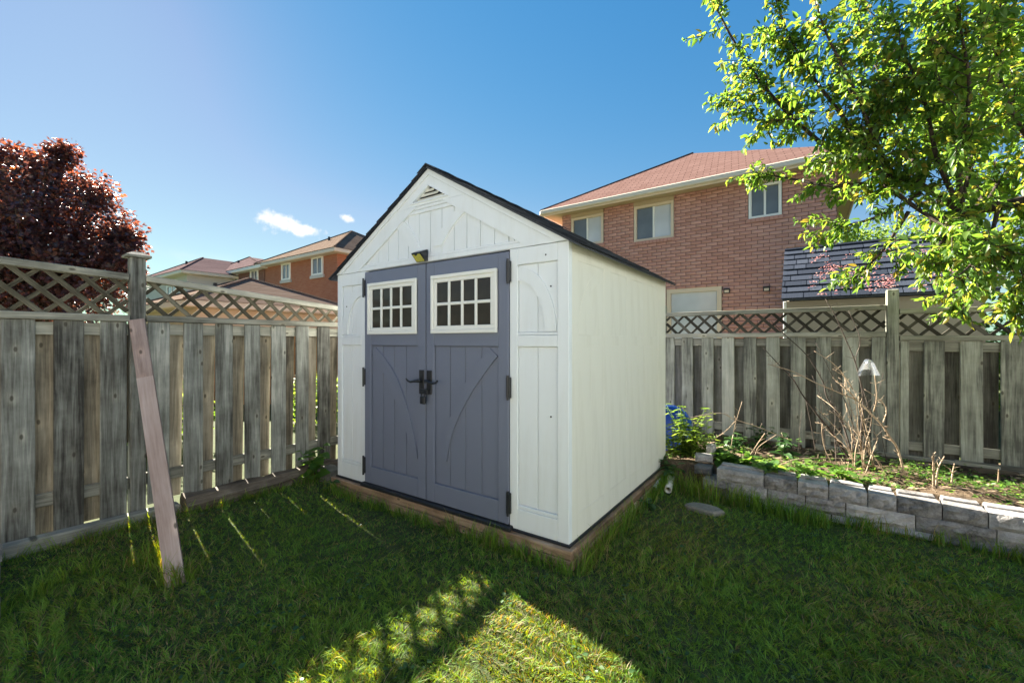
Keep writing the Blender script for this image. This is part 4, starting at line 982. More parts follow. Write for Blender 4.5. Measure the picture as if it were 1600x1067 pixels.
def mb(r0, r1, *pp, dens=1.0):
    pts = [at(*p) if not isinstance(p, Vector) else p for p in pp]; o, r = branch(pts, r0, r1); mains.append((o, r, dens))
fork = Vector((4.85, 3.55, 2.2))
mb(.085, .055, fork, (1640, 316, 3.6), (1560, 322, 3.55), (1500, 330, 3.55))
mb(.05, .007, node, (1440, 290, 3.7), (1370, 268, 3.85), (1300, 235, 4.0), (1240, 185, 4.1), (1190, 130, 4.2), (1150, 70, 4.25), (1116, 5, 4.3), (1098, -40, 4.3))
mb(.035, .006, at(1375, 270, 3.85), (1330, 200, 3.8), (1270, 120, 3.8), (1235, 60, 3.85), (1205, -20, 3.9))
mb(.032, .006, at(1400, 280, 3.8), (1370, 225, 3.7), (1330, 130, 3.5), (1290, 50, 3.45), (1265, -30, 3.4))
mb(.034, .006, node, (1465, 250, 3.5), (1445, 160, 3.4), (1405, 60, 3.3), (1385, -40, 3.3))
mb(.034, .006, node, (1500, 240, 3.3), (1515, 140, 3.1), (1500, 40, 3.0), (1490, -50, 2.9))
mb(.036, .006, fork, (1620, 240, 3.4), (1570, 150, 3.2), (1560, 50, 3.1), (1570, -40, 3.0))
mb(.03, .005, at(1365, 285, 3.86), (1300, 290, 4.1), (1240, 280, 4.4), (1195, 272, 4.6), (1172, 268, 4.7), dens=.55)
mb(.03, .005, at(1440, 300, 3.7), (1390, 330, 3.9), (1330, 350, 4.2), (1290, 345, 4.5), (1268, 342, 4.6), dens=.45)
mb(.032, .006, at(1365, 275, 3.85), (1440, 330, 3.5), (1500, 365, 3.3), (1550, 392, 3.2), (1620, 430, 3.1), dens=.8)
mb(.028, .005, at(1500, 330, 3.5), (1478, 370, 3.4), (1455, 395, 3.3), (1435, 410, 3.3), dens=.6)
mb(.026, .005, at(1560, 325, 3.5), (1545, 375, 3.3), (1515, 415, 3.1), (1485, 440, 3.0), dens=.6)
mb(.026, .005, at(1420, 330, 3.8), (1380, 390, 4.0), (1345, 425, 4.2), (1320, 445, 4.3), dens=.4)
mb(.03, .005, fork, (1650, 380, 3.2), (1610, 430, 3.2), (1590, 465, 3.2), (1582, 480, 3.2), dens=.7)
mb(.028, .005, at(1240, 185, 4.1), (1190, 190, 4.3), (1150, 165, 4.4), (1128, 150, 4.45))
mb(.03, .005, at(1440, 290, 3.7), (1400, 170, 4.0), (1350, 60, 4.3), (1330, -30, 4.5))
mb(.03, .005, at(1500, 327, 3.6), (1530, 200, 3.9), (1540, 80, 4.1), (1540, -30, 4.2))
mb(.03, .005, at(1440, 290, 3.8), (1470, 180, 4.3), (1450, 80, 4.6), (1440, -30, 4.8))
mb(.03, .005, at(1500, 330, 3.6), (1540, 420, 3.8), (1510, 460, 3.95), (1480, 485, 4.0), dens=.6)
mb(.05, .008, fork, (1760, 250, 3.6), (1800, 100, 3.8), (1820, -60, 4.0)); mb(.05, .008, fork, (1800, 280, 3.0), (1900, 150, 2.6), (1950, 0, 2.5)); mb(.05, .008, fork, (1720, 200, 3.4), (1680, 60, 3.1), (1650, -80, 2.9))
mb(.028, .006, at(1540, 322, 3.7), (1510, 270, 4.4), (1480, 200, 4.8), (1470, 110, 5.0), (1480, 20, 5.0)); mb(.028, .006, at(1560, 322, 3.7), (1570, 370, 4.3), (1530, 395, 4.6), (1480, 415, 4.8), dens=.9); mb(.03, .006, fork, (1640, 260, 4.4), (1590, 150, 4.7), (1570, 40, 4.8)); mb(.026, .006, at(1540, 322, 3.7), (1560, 280, 4.2), (1520, 320, 4.7), (1440, 350, 5.0), dens=.9)
LP, LD, LN, LS = [], [], [], []
rr = random.Random(21)
def rv(s=1.0): return Vector((rr.gauss(0, s), rr.gauss(0, s), rr.gauss(0, s)))
def leaves_along(pts, n, size):
    m_ = len(pts)
    for i in range(n):
        t = (i+rr.random())/n*(m_-1); k = min(int(t), m_-2); p = pts[k].lerp(pts[k+1], t-k); ax = (pts[k+1]-pts[k]).normalized()
        side = ax.cross(rv()).normalized(); d = (side*.9+ax*.55+Vector((0, 0, -.55))+rv(.18)).normalized()
        up = (Vector((0, 0, 1))+rv(.45)); s = size*rr.uniform(.55, 1.25)
        LP.append(p+d*.015); LD.append(d); LN.append(up); LS.append(s)
for o, r, dens in mains:
    br.tube([p-TR for p in o], [q*.68 for q in r], 7)
    total = sum((o[i+1]-o[i]).length for i in range(len(o)-1)); n2 = int(total/.040*dens)
    tip = o[len(o)//3:]
    if r[0] < .06: leaves_along(o[int(len(o)*.5):], int(total*30), .066)
    for j in range(n2):
        f = rr.uniform(.14, 1.0); k = min(int(f*(len(o)-1)), len(o)-2); p = o[k]; ax = (o[k+1]-o[k]).normalized()
        out = (ax*.8+ax.cross(rv()).normalized()*.85+Vector((0, 0, .12))).normalized(); L = rr.uniform(.14, .50)*(1.15-f*.66)
        tw = [p]; d = out
        for s in range(4): d = (d+rv(.16)+Vector((0, 0, -.03))).normalized(); tw.append(tw[-1]+d*L/4)
        br.tube([q-TR for q in tw], [.0050, .004, .003, .0025, .0018], 4, False)
        leaves_along(tw, int(L*46)+3, .070)
        if L > .26:
            for _ in range(2):
                q = tw[rr.choice((1, 2, 3))]; d2 = (d+rv(.6)).normalized(); l2 = rr.uniform(.1, .22); t2 = [q, q+d2*l2*.5, q+(d2+rv(.15)).normalized()*l2]
                br.tube([z-TR for z in t2], [.004, .003, .002], 4, False); leaves_along(t2, int(l2*46)+3, .070)
br.build('branches', M['bark'], cherry, True)
LPn = np.array([tuple(p-TR) for p in LP]); LDn = np.array([tuple(p) for p in LD]); LNn = np.array([tuple(p) for p in LN]); LSn = np.array(LS)
# the leaves that show largest become leaves of their own, the rest one crown
Yw = LPn[:, 1]+TR.y; xpix = 800+F*(LPn[:, 0]+TR.x)/Yw; ypix = 533-F*(LPn[:, 2]-CH)/Yw
score = LSn/Yw*((xpix > 0) & (xpix < 1600) & (ypix > 0) & (ypix < 1067) & (Yw > .5)); top_i = np.argsort(-score)[:300]; restm = np.ones(len(LPn), bool); restm[top_i] = False
lv = MB().poly(LT[0], LT[1]).mesh('leaf', True)
for i in top_i:
    o = put('leaf', lv, M['cherry'], cherry); o.matrix_local = frames_to_matrix(LPn[i], LDn[i], LNn[i], LSn[i])
VV, LL, SS, base_ = [], [], [], 0; kind_ = rng.integers(0, 4, len(LPn))
for q_, tm_ in enumerate((LT, leaf_template(1.0, .40, .30, .10), leaf_template(1.0, .54, .10, .55), leaf_template(.8, .5, .26, .75))):
    m_ = restm & (kind_ == q_); V_, l_, s_ = bake_leaves(LPn[m_], LDn[m_], LNn[m_], LSn[m_], tm_); VV.append(V_); LL.append(l_+base_); SS.append(s_); base_ += len(V_)
crown = put('crown', numpy_mesh('crown', np.concatenate(VV), np.concatenate(LL), np.concatenate(SS), smooth=True), M['cherry'], cherry); crown['kind'] = 'stuff'
print('cherry leaves', len(LPn))

# ------------------------------------------------------------------ maple and green tree
def blob_tree(name, label, base, lobes, nleaf, size, mat, tmpl, trunk_r, trunk_top, shell=.55, seed=1):
    t = empty(name, base); tag(t, label, 'tree'); g = np.random.default_rng(seed); b3 = Vector(base)
    tp, tr = branch([(0, 0, -.1), (.05, .03, trunk_top*.4), (-.04, .0, trunk_top*.75), (0, 0, trunk_top)], trunk_r, trunk_r*.5); MB().tube(tp, tr, 8).build('trunk', M['bark'], t, True)
    limbs = MB(); vol = np.array([l[3]**1.8 for l in lobes]); which = g.choice(len(lobes), nleaf, p=vol/vol.sum()); P = np.zeros((nleaf, 3)); D = np.zeros((nleaf, 3))
    for k, (x, y, z, r) in enumerate(lobes):
        m_ = which == k; c = m_.sum(); d = g.normal(size=(c, 3)); d /= np.linalg.norm(d, axis=1, keepdims=True)
        rad = r*np.clip(g.uniform(shell**2.2, 1.0, c)**(1/2.2)+g.normal(0, .045, c), .2, 1.16); P[m_] = np.array([x, y, z])+d*rad[:, None]*np.array([1, 1, .9]); D[m_] = d
        l, lr = branch([(0, 0, trunk_top*.8), (x*.4, y*.4, trunk_top*.8+(z-trunk_top*.8)*.5), (x, y, z)], trunk_r*.4, .012); limbs.tube(l, lr, 5)
    limbs.build('limbs', M['bark'], t, True)
    dirs = D+g.normal(0, .6, (nleaf, 3))+np.array([0, 0, -.4]); nr_ = np.array([0, 0, 1.0])+D*.5+g.normal(0, .5, (nleaf, 3))
    V_, l_, s_ = bake_leaves(P, dirs, nr_, size*g.uniform(.6, 1.25, nleaf), tmpl)
    c = put('crown', numpy_mesh('crown', V_, l_, s_), mat, t); c['kind'] = 'stuff'; return t
MY = 10.0
def mp(px, py, r, dy=0.0): q = at(px-12, py+10, MY+dy); return (q.x+11.3, q.y-MY, q.z, r*MY/F)
lob = [mp(40, 380, 120), mp(90, 290, 62), mp(30, 300, 80), mp(145, 335, 58), mp(178, 372, 46), mp(120, 390, 88), mp(180, 420, 52), mp(-60, 320, 110), mp(-40, 430, 120), mp(60, 450, 110), mp(105, 262, 36), mp(20, 262, 42), mp(200, 370, 26), mp(70, 340, 90, -.7), mp(140, 430, 70, -.6), mp(10, 400, 100, -1.0), mp(160, 300, 26), mp(212, 360, 12), mp(60, 246, 22), mp(108, 238, 16), mp(190, 405, 34, -.3)]
mr_ = random.Random(4)
for _ in range(95):
    x, y, z, r = mr_.choice(lob[:21]); a, b = mr_.uniform(0, 6.28), mr_.uniform(-.5, 1.0); c = math.sqrt(max(0, 1-b*b)); k = mr_.uniform(.70, 1.0)
    lob.append((x+r*c*math.cos(a)*k, y+r*c*math.sin(a)*k, z+r*b*k*.9, mr_.uniform(.13, .36)))
blob_tree('maple_tree', 'dark purple leaved maple tree behind the left fence', (-11.3, MY, 0), lob, 46000, .105, M['maple'], star_template(), .17, 2.2, .35, 5)
q = at(1330, 395, 14); lob = [(0, 0, q.z, .9), (.5, .2, q.z+.5, .7), (-.3, .2, q.z+.4, .6), (.9, 0, q.z-.4, .9), (-.1, 0, q.z-.8, 1.0), (1.6, 0, q.z+.2, 1.0)]
blob_tree('green_tree', 'bright green tree far behind the brown brick house corner', (q.x, q.y, 0), lob, 6000, .11, M['bush'], leaf_template(1, .6, .1, .2), .12, 2.0, .3, 9)
q = at(1570, 500, 8.2)
blob_tree('garden_shrub', 'green shrub behind the lattice right of the rear fence post', (q.x, q.y, 0), [(0, 0, 1.3, .8), (.7, -.2, 1.2, .8), (-.7, .3, 1.15, .7), (1.5, -.5, 1.3, .9), (.2, .2, .6, 1.0)], 6000, .10, M['bush'], leaf_template(1, .6, .1, .2), .05, .8, .2, 31)
# greenery in the yard behind the left fence, seen through its slits
for k, (x, y, z, r, s) in enumerate(((-4.6, 5.3, .6, .5, 3), (-3.3, 7.2, .5, .5, 4))):
    blob_tree('garden_shrub', ('bright green shrub behind the left fence boards near the post', 'bright green shrub behind the left fence boards near the shed')[k], (x, y, 0), [(0, 0, z, r), (.3, .2, z-.1, r*.8), (-.3, .1, z-.15, r*.8)], 1500, .08, M['bush'], leaf_template(1, .6, .1, .2), .03, .4, .3, s)

# ------------------------------------------------------------------ bare canes in the bed
def canes(name, label, mat, base_px, polylines, Yd, group=None):
    b = ground(base_px[0], base_px[1], BED_Z-.03); t = empty(name, b); tag(t, label, 'shrub', group)
    for pts, r0, r1 in polylines:
        P = [at(1200+x/4.445, 530+y/4.445, Yd+dz) for x, y, dz in pts]; o, r = branch(P, r0*.8, r1*.75); v = MB().tube([p-b for p in o], r, 6)
        for k in range(2, len(o)-1, 2):
            for _t in range(random.choice((0, 1, 1, 2))):
                d = Vector((random.gauss(0, 1), random.gauss(0, .6), random.uniform(.0, 1))).normalized()*random.uniform(.012, .085); v.tube([o[k]-b, o[k]-b+d], [r[k]*.55, .0012], 4)
        v.build('cane', mat, t, True)
canes('bare_shrub', 'pale bare branch carrying the clear plastic cup in the garden bed', M['cane_pale'], (1415, 748), [
    ([(955, 975, 0), (905, 770, 0), (850, 680, 0), (790, 590, .02), (720, 520, .03), (620, 425, .05), (520, 380, .06), (330, 300, .1), (180, 225, .13), (0, 170, .16)], .013, .004),
    ([(615, 420, .05), (540, 340, .02), (450, 265, -.02)], .0065, .003), ([(735, 500, .02), (755, 400, -.03), (740, 240, -.06)], .007, .004), ([(800, 575, .02), (822, 490, .04), (780, 420, .05), (670, 345, .08)], .006, .003), ([(790, 600, 0), (660, 560, -.05)], .005, .002),
    ([(590, 345, .04), (540, 265, .04), (450, 165, .05), (320, 78, .08)], .006, .003), ([(610, 415, .04), (550, 330, .06), (530, 260, .07), (450, 205, .09)], .005, .0025)], 3.65)
canes('bare_shrub', 'clump of dark bare canes spreading in front of the rear fence', M['cane_dark'], (1330, 720), [
    ([(590, 860, 0), (430, 630, .03), (380, 570, .05), (250, 400, .08), (170, 270, .1), (90, 190, .12), (-30, 60, .14)], .014, .004),
    ([(600, 870, 0), (520, 590, .1), (410, 400, .15), (380, 290, .18), (270, 110, .2), (120, -30, .2), (20, -130, .2)], .011, .004),
    ([(640, 880, 0), (650, 600, -.05), (660, 400, -.05), (610, 170, -.05), (540, 0, -.05), (470, -160, -.04), (400, -280, -.02)], .011, .004),
    ([(640, 880, 0), (720, 560, -.05), (690, 440, -.06), (610, 160, 0), (640, 0, .02), (560, -200, .05)], .008, .003),
    ([(600, 760, 0), (600, 650, .02), (540, 440, .05), (330, 20, .1)], .007, .003), ([(330, 780, .1), (300, 600, .12), (265, 430, .15)], .005, .003), ([(215, 770, .1), (220, 620, .1), (235, 500, .1)], .004, .002), ([(820, 830, .1), (780, 620, .1), (750, 480, .1)], .005, .002), ([(400, 530, .05), (500, 470, .03)], .004, .002)], 4.0)
tw_ = random.Random(12)
for k_, (mt_, lab_, bx_, Yd_) in enumerate((('cane_dark', 'fine dark twiggy shrub in front of the rear fence left of its post', (560, 850), 4.1), ('cane_pale', 'fine pale twiggy shrub between the plastic cup and the wall', (700, 880), 3.85))):
    pl_ = []
    for _ in range(13):
        x0 = bx_[0]+tw_.gauss(0, 60); dx = tw_.uniform(-360, 170); hh = tw_.uniform(180, 620); pl_.append(([(x0, bx_[1]+tw_.uniform(0, 40), 0), (x0+dx*.3, bx_[1]-hh*.45, tw_.gauss(0, .05)), (x0+dx*.65+tw_.gauss(0, 20), bx_[1]-hh*.78, tw_.gauss(0, .08)), (x0+dx, bx_[1]-hh, tw_.gauss(0, .1))], .0045, .0018))
    canes('twiggy_shrub', lab_, M[mt_], (1200+bx_[0]/4.445, 530+bx_[1]/4.445), pl_, Yd_)
canes('dry_canes', 'pale dry canes lying low across the bed in front of the dark canes', M['cane_pale'], (1305, 735), [
    ([(480, 920, 0), (400, 770, 0), (375, 650, 0), (378, 585, 0)], .006, .004), ([(600, 900, 0), (610, 760, .02), (645, 630, .02)], .006, .004), ([(680, 925, 0), (720, 800, 0), (750, 740, 0)], .006, .003), ([(840, 965, 0), (730, 810, 0), (630, 730, .05)], .006, .003),
    ([(60, 880, .1), (200, 830, .1), (450, 822, .05), (700, 840, 0)], .006, .003), ([(240, 840, .1), (430, 860, .05), (560, 880, 0), (680, 925, 0)], .004, .002), ([(700, 710, 0), (720, 790, 0), (790, 870, 0)], .005, .003), ([(550, 920, 0), (560, 850, 0)], .005, .004), ([(210, 915, 0), (150, 840, 0)], .004, .003)], 3.72)
canes('dry_canes', 'pale arching dry canes over the leafy plants beside the shed', M['cane_pale'], (1150, 700), [
    ([(-560, 545, 0), (-340, 510, 0), (-230, 555, 0), (-85, 600, -.05), (60, 660, -.1), (160, 700, -.15)], .005, .004), ([(-220, 560, 0), (-300, 640, 0), (-390, 700, -.05)], .006, .004), ([(-20, 650, -.1), (-70, 720, -.1), (-130, 810, -.15)], .006, .004), ([(60, 660, -.1), (-60, 740, -.1), (-90, 800, -.1)], .005, .003), ([(-180, 430, .1), (-230, 600, .1), (-260, 760, .05)], .0035, .003)], 4.35)
canes('pruned_stems', 'short pruned stems with forked tips near the fence post', M['cane_pale'], (1462, 765), [
    ([(1150, 1045, 0), (1148, 900, 0), (1150, 790, 0)], .011, .006), ([(1165, 1040, 0), (1180, 900, 0), (1225, 810, 0)], .010, .005), ([(1165, 900, 0), (1140, 820, 0), (1165, 780, 0)], .006, .004), ([(1275, 1040, 0), (1280, 940, 0), (1295, 860, 0)], .010, .005), ([(1282, 930, 0), (1255, 890, 0)], .005, .004), ([(1600, 990, 0), (1602, 900, 0)], .008, .004)], 3.45)

# clear plastic cup upside down on the branch
c = at(1357, 583, 3.59); cup = empty('plastic_cup', c, .3); tag(cup, 'clear plastic cup set upside down on a bare branch', 'cup')
v = MB(); n = 18
for (z, r) in ((-.0, .076), (.006, .073), (.05, .058), (.095, .040), (.112, .030), (.113, .004)):
    for k in range(n):
        a = 2*math.pi*k/n; rr_ = r*(1+.05*math.sin(3*a+z*30)); v.v.append((rr_*math.cos(a), rr_*math.sin(a), z+.01*math.sin(2*a)))
for i in range(5):
    for k in range(n): v.f.append((i*n+k, i*n+(k+1) % n, (i+1)*n+(k+1) % n, (i+1)*n+k))
o = v.build('cup_shell', M['plastic'], cup, True); o.rotation_euler = (.15, -.22, 0)

# ------------------------------------------------------------------ plants
def plant(name, label, p, mat, nstem, h, size, spread, seed, tm=None, per=7, group=None):
    g = random.Random(seed); t = empty(name, p); tag(t, label, 'plant', group); st = MB(); P, D, N_, S = [], [], [], []
    for s in range(nstem):
        a = g.uniform(0, 6.28); l = h*g.uniform(.6, 1.1); lean = spread*g.uniform(.2, 1)
        pts = [Vector((math.cos(a)*.02, math.sin(a)*.02, -.01)), Vector((math.cos(a)*lean*.4, math.sin(a)*lean*.4, l*.6)), Vector((math.cos(a)*lean, math.sin(a)*lean, l))]
        st.tube(pts, [.004, .003, .002], 5)
        for k in range(per):
            f = (k+1)/per; q = pts[0].lerp(pts[1], f*2) if f < .5 else pts[1].lerp(pts[2], f*2-1); an = a+k*2.4+g.uniform(-.4, .4)
            P.append(tuple(q)); D.append((math.cos(an), math.sin(an), g.uniform(-.1, .55))); N_.append((g.gauss(0, .3), g.gauss(0, .3), 1)); S.append(size*g.uniform(.6, 1.15)*(1.1-.4*f))
    stm = st.build('stems', mat, t, True)
    tm = tm or leaf_template(1, .5, .14, .3); lm = MB().poly(tm[0], tm[1]).mesh('leaf', True)
    for i in range(len(P)):
        o = put('leaf', lm, mat, t); o.matrix_local = frames_to_matrix(P[i], D[i], N_[i], S[i])
    return t
FERN = leaf_template(1, .26, .1, .25); BROAD = leaf_template(1, .72, .12, .35)
plant('leafy_weed', 'broad leaved green weed growing between fence and shed', ground(490, 752)+Vector((0, 0, .02)), M['weed'], 8, .32, .15, .15, 5, BROAD, 6)
plant('leafy_weed', 'low dark green weed at the front left corner of the shed base', ground(522, 765), M['dark_weed'], 4, .10, .09, .08, 6, BROAD, 4)
plant('leafy_perennial', 'tall sunlit leafy plant behind the rear corner of the shed', at(1072, 700, 4.55)-Vector((0, 0, .10)), M['bush'], 26, .52, .12, .27, 7, FERN, 10)
plant('leafy_perennial', 'yellowish sunlit plant growing in front of the blue tub', at(1052, 712, 4.62)-Vector((0, 0, .06)), M['bush'], 16, .40, .11, .2, 8, FERN, 8)
plant('leafy_perennial', 'dark green plant hanging over the pipes at the shed corner', at(1050, 740, 4.3)-Vector((0, 0, .08)), M['dark_weed'], 13, .26, .12, .24, 9, None, 7)
plant('leafy_perennial', 'sunlit plant with fine leaves beside the upright grey stone', at(1093, 705, 4.4)-Vector((0, 0, .08)), M['bush'], 14, .32, .11, .2, 10, FERN, 8)
for k, (px, py, mt, lab, hh) in enumerate(((1130, 722, 'weed', 'broad leaved plant in the bed right behind the dark paver', .14), (1165, 728, 'weed', 'low broad leaved plant behind the wall, next past the paver plant', .12), (1225, 715, 'dark_weed', 'dark leafy plant at the foot of the rear fence left of the canes', .26), (1185, 700, 'dark_weed', 'dark green plant by the rear fence under the arching canes', .22),
        (1150, 705, 'dark_weed', 'dark green plant between fence and sunlit broad leaves', .2), (1205, 742, 'weed', 'broad pale leaved plant at the wall edge below the dark leafy plant', .1), (1265, 748, 'weed', 'upright green leaves at the wall edge by the pale canes', .15), (1315, 752, 'weed', 'sunlit plant among the lying dry canes', .13), (1345, 735, 'dark_weed', 'dark plant at the base of the dark bare canes', .16))):
    plant('bed_plant', lab, ground(px, py, BED_Z-.03), M[mt], 7, hh, .15 if mt == 'weed' else .12, .17, 20+k, BROAD if k in (0, 1, 5) else None, 5)
plant('leafy_weed', 'small broad leaved weed in the lawn beside the shed timber base', ground(1012, 790), M['dark_weed'], 4, .07, .10, .07, 61, BROAD, 3)
# low ground cover over the bed
n = 4600; gx = rng.uniform(.0, 4.9, n); gy = rng.uniform(-1.27, -.03, n)
den = .5+.5*np.sin(gx*2.3+1.0)*np.cos(gy*4.0+gx)+.35*np.sin(gx*7.0-gy*5); keep = den > rng.uniform(-.1, 1.25, n); gx, gy = gx[keep], gy[keep]
P, D, N_, S = [], [], [], []
for x, y in zip(gx, gy):
    z = float(bed_h(x, y)); h = random.uniform(.01, .06)
    for _ in range(4):
        a = random.uniform(0, 6.28); P.append((x+random.gauss(0, .012), y+random.gauss(0, .012), z+h*random.uniform(.2, 1))); D.append((math.cos(a), math.sin(a), random.uniform(-.1, .8))); N_.append((random.gauss(0, .4), random.gauss(0, .4), 1)); S.append(random.uniform(.014, .042))
V_, l_, s_ = bake_leaves(P, D, N_, S, leaf_template(1, .5, .12, .25))
gc = put('ground_cover', numpy_mesh('ground_cover', V_, l_, s_, smooth=True), M['weed'], None, (REAR_O.x, REAR_O.y, 0), (0, 0, A)); tag(gc, 'low green weeds covering the soil of the raised bed', 'ground cover', kind='stuff')
# dry leaves and straw on the bed
n = 1500; V_, L_ = [], []
for i in range(n):
    x, y = random.uniform(0, 4.8), random.uniform(-1.2, -.03); z = float(bed_h(x, y))+random.uniform(.004, .02); a = random.uniform(0, 3.14); l = random.uniform(.02, .07); wv = random.uniform(.003, .014); k = len(V_)
    dx, dy = math.cos(a)*l, math.sin(a)*l; ex_, ey = -math.sin(a)*wv, math.cos(a)*wv
    V_ += [(x-dx, y-dy, z), (x+ex_, y+ey, z+.006), (x+dx, y+dy, z+random.uniform(0, .015)), (x-ex_, y-ey, z-.002)]; L_.append((k, k+1, k+2, k+3))
lt = put('dry_litter', numpy_mesh('dry_litter', V_, np.array(L_).ravel(), [4]*len(L_)), M['cane_pale'], None, (REAR_O.x, REAR_O.y, 0), (0, 0, A)); tag(lt, 'dry straw and dead leaves lying on the bed soil', 'litter', kind='stuff')

# ------------------------------------------------------------------ grass
def patch(x, y):
    return (np.sin(x*1.9+.6*np.sin(y*2.3))*np.cos(y*2.1+.8*np.sin(x*1.7))+.6*np.sin(x*4.3-y*3.7+1.3)+.4*np.sin(x*9.1+y*7.7))/2.0
def allowed(x, y):
    p = np.stack([x-SHED_O.x, y-SHED_O.y], 1); u = p@np.array(E2); v = p@np.array(N2)
    ok = ~((u > -2.565) & (u < .052) & (v > -.05) & (v < 2.35))
    q = np.stack([x-FENCE_O.x, y-FENCE_O.y], 1); ok &= (q@np.array([-.8, .6]) < -.115)
    q = np.stack([x-WALL_O.x, y-WALL_O.y], 1); wu = q@np.array(WALL_D); wv = q@np.array([-WALL_D.y, WALL_D.x]); ok &= ~((wu > -.06) & (wv > -.035))
    ok &= ~((v > 2.36) & (u > -2.5))
    return ok
def blades(n, x, y, hmin, hmax, wdt, lean, dry=.13, seed=0, hue=0.0):
    g = np.random.default_rng(seed); x = np.asarray(x); y = np.asarray(y); n = len(x); pt = patch(x, y)
    cs = .028; ci = np.floor((x+.35*np.sin(y*3.1))/cs).astype(np.int64); cj = np.floor((y+.3*np.sin(x*2.7))/cs).astype(np.int64)
    r1 = np.mod(np.sin(ci*12.9898+cj*78.233)*43758.5453, 1.0); r2 = np.mod(np.sin(ci*39.3461+cj*11.1353+1.7)*24634.6345, 1.0)
    h = g.uniform(hmin, hmax, n)*(1+.25*pt)*(.6+.8*r1); a = g.uniform(0, 2*np.pi, n); fx, fy = np.cos(a), np.sin(a); ln = lean*g.uniform(.15, 1.0, n)*h
    la = r2*2*np.pi+g.normal(0, .7, n); lx, ly = np.cos(la)*ln, np.sin(la)*ln; wv = wdt*g.uniform(.6, 1.2, n); z0 = gz(x, y)-.006
    V = np.empty((n, 5, 3)); V[:, 0] = np.stack([x-fx*wv, y-fy*wv, z0], 1); V[:, 1] = np.stack([x+fx*wv, y+fy*wv, z0], 1)
    V[:, 2] = np.stack([x+lx*.38+fx*wv*.8, y+ly*.38+fy*wv*.8, z0+h*.62], 1); V[:, 3] = np.stack([x+lx*.38-fx*wv*.8, y+ly*.38-fy*wv*.8, z0+h*.62], 1); V[:, 4] = np.stack([x+lx, y+ly, z0+h], 1)
    b = (np.arange(n)*5)[:, None]; loops = (b+np.array([0, 1, 2, 3, 3, 2, 4])[None]).ravel(); sizes = np.tile([4, 3], n)
    t = np.clip(.5+.32*pt+.35*(r2-.5)+g.normal(0, .2, n), 0, 1)[:, None]
    c = np.array([.074, .205, .036])*(1-t)+np.array([.165, .270, .040])*t
    isdry = (g.random(n) < dry+.16*np.sin(x*3.3+1)*np.cos(y*2.9)+.12*pt+.25*(r2 > .86))[:, None]; c = np.where(isdry, np.array([.26, .225, .125])*g.uniform(.6, 1.1, (n, 1)), c)*g.uniform(.7, 1.25, (n, 1))*(.55+.95*r1[:, None])
    cc = np.ones((n, 5, 4)); cc[:, :, :3] = c[:, None, :]
    return V.reshape(-1, 3), loops, sizes, cc.reshape(-1, 4)
N1 = 380000
# denser close to the eye, thinner and coarser further away
yy = 1.35+rng.beta(.95, 1.75, N1)*4.2; xx = rng.uniform(-1.0, 1.0, N1)*(1.45*yy+.4); ok = allowed(xx, yy) & (xx < 5.2); xx, yy = xx[ok], yy[ok]
V_, l_, s_, c_ = blades(0, xx, yy, .017, .034, .0020, 2.0, seed=3)
gr = put('lawn_grass', numpy_mesh('lawn_grass', V_, l_, s_, c_), M['grass']); tag(gr, 'short mown green lawn grass with dry patches', 'grass', kind='stuff')
# longer tufts along edges
TX, TY, TH = [], [], []
def tufts(p, q, n, off, hh, per=16):
    p, q = Vector(p), Vector(q); d = (q-p); nn = Vector((-d.y, d.x)).normalized()
    for i in range(n):
        c = p+d*random.random()+nn*random.gauss(0, off)
        for _ in range(per): TX.append(c.x+random.gauss(0, .022)); TY.append(c.y+random.gauss(0, .022)); TH.append(hh)
def S2(u, v): q = SHED_O+E2*u+N2*v; return (q.x, q.y)
def F2(x, y): q = FENCE_O+FD*x+Vector((-.8, .6))*y; return (q.x, q.y)
def W2(x, y): q = WALL_O+WALL_D*x+Vector((-WALL_D.y, WALL_D.x))*y; return (q.x, q.y)
tufts(S2(-2.55, -.09), S2(.05, -.09), 130, .022, 1.0); tufts(S2(.09, -.05), S2(.09, 2.2), 110, .02, 1.15); tufts(F2(-.9, -.17), F2(.95, -.17), 70, .03, .75); tufts(F2(.95, -.24), F2(2.45, -.24), 60, .03, .8); tufts(W2(.0, -.08), W2(2.6, -.08), 150, .03, 1.1); tufts(W2(-.35, -.05), W2(.9, -.16), 110, .06, 1.5)
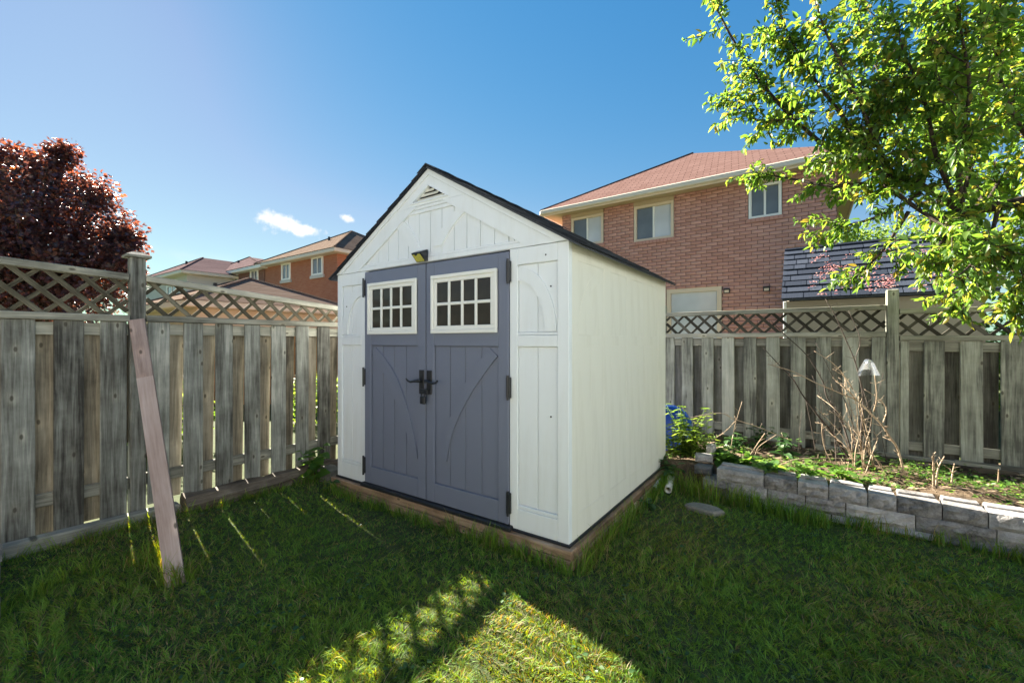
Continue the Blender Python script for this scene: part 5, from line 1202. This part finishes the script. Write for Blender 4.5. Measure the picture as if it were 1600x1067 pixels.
g_ = ground(275, 910); tufts((g_.x-.07, g_.y-.02), (g_.x+.09, g_.y+.05), 22, .02, 1.05); g_ = ground(235, 880); tufts((g_.x-.1, g_.y+.2), (g_.x+.1, g_.y-.12), 24, .05, 1.0); g_ = ground(15, 960); tufts((g_.x-.1, g_.y-.2), (g_.x+.0, g_.y+.5), 40, .03, .9)
# scattered longer clumps in the lawn
for _ in range(220):
    cx, cy = random.uniform(-2.6, 3.2), random.uniform(1.6, 4.2)
    for _ in range(22): TX.append(cx+random.gauss(0, .05)); TY.append(cy+random.gauss(0, .05)); TH.append(random.uniform(.18, .40))
TX, TY, TH = np.array(TX), np.array(TY), np.array(TH); ok = allowed(TX, TY); TX, TY, TH = TX[ok], TY[ok], TH[ok]
V_, l_, s_, c_ = blades(0, TX, TY, .055, .125, .0022, .8, .06, 8); V_ = V_.reshape(-1, 5, 3); zb = V_[:, :1, 2:3]; V_[:, :, 2:3] = zb+(V_[:, :, 2:3]-zb)*TH[:, None, None]; V_ = V_.reshape(-1, 3)
tg = put('tall_grass', numpy_mesh('tall_grass', V_, l_, s_, c_), M['grass']); tag(tg, 'longer uncut grass tufts along fence, shed base and wall', 'grass', kind='stuff')
# clover-like leaves in the lawn
n = 2600; cx = rng.uniform(-3.0, 3.6, n); cy = 1.5+rng.beta(1, 1.6, n)*3.2; ok = allowed(cx, cy) & (patch(cx*1.7+3, cy*1.4) > .12); cx, cy = cx[ok], cy[ok]; n = len(cx); a = rng.uniform(0, 6.28, n)
V_, l_, s_ = bake_leaves(np.stack([cx, cy, gz(cx, cy)+rng.uniform(.015, .04, n)], 1), np.stack([np.cos(a), np.sin(a), rng.uniform(-.2, .4, n)], 1), np.stack([rng.normal(0, .3, n), rng.normal(0, .3, n), np.ones(n)], 1), rng.uniform(.012, .032, n), leaf_template(1, .7, .1, .2))
cv = put('lawn_weeds', numpy_mesh('lawn_weeds', V_, l_, s_), M['dark_weed']); tag(cv, 'small broad leaves of clover and weeds scattered in the lawn', 'weeds', kind='stuff')
print('grass blades', len(xx), 'tufts', len(TX))
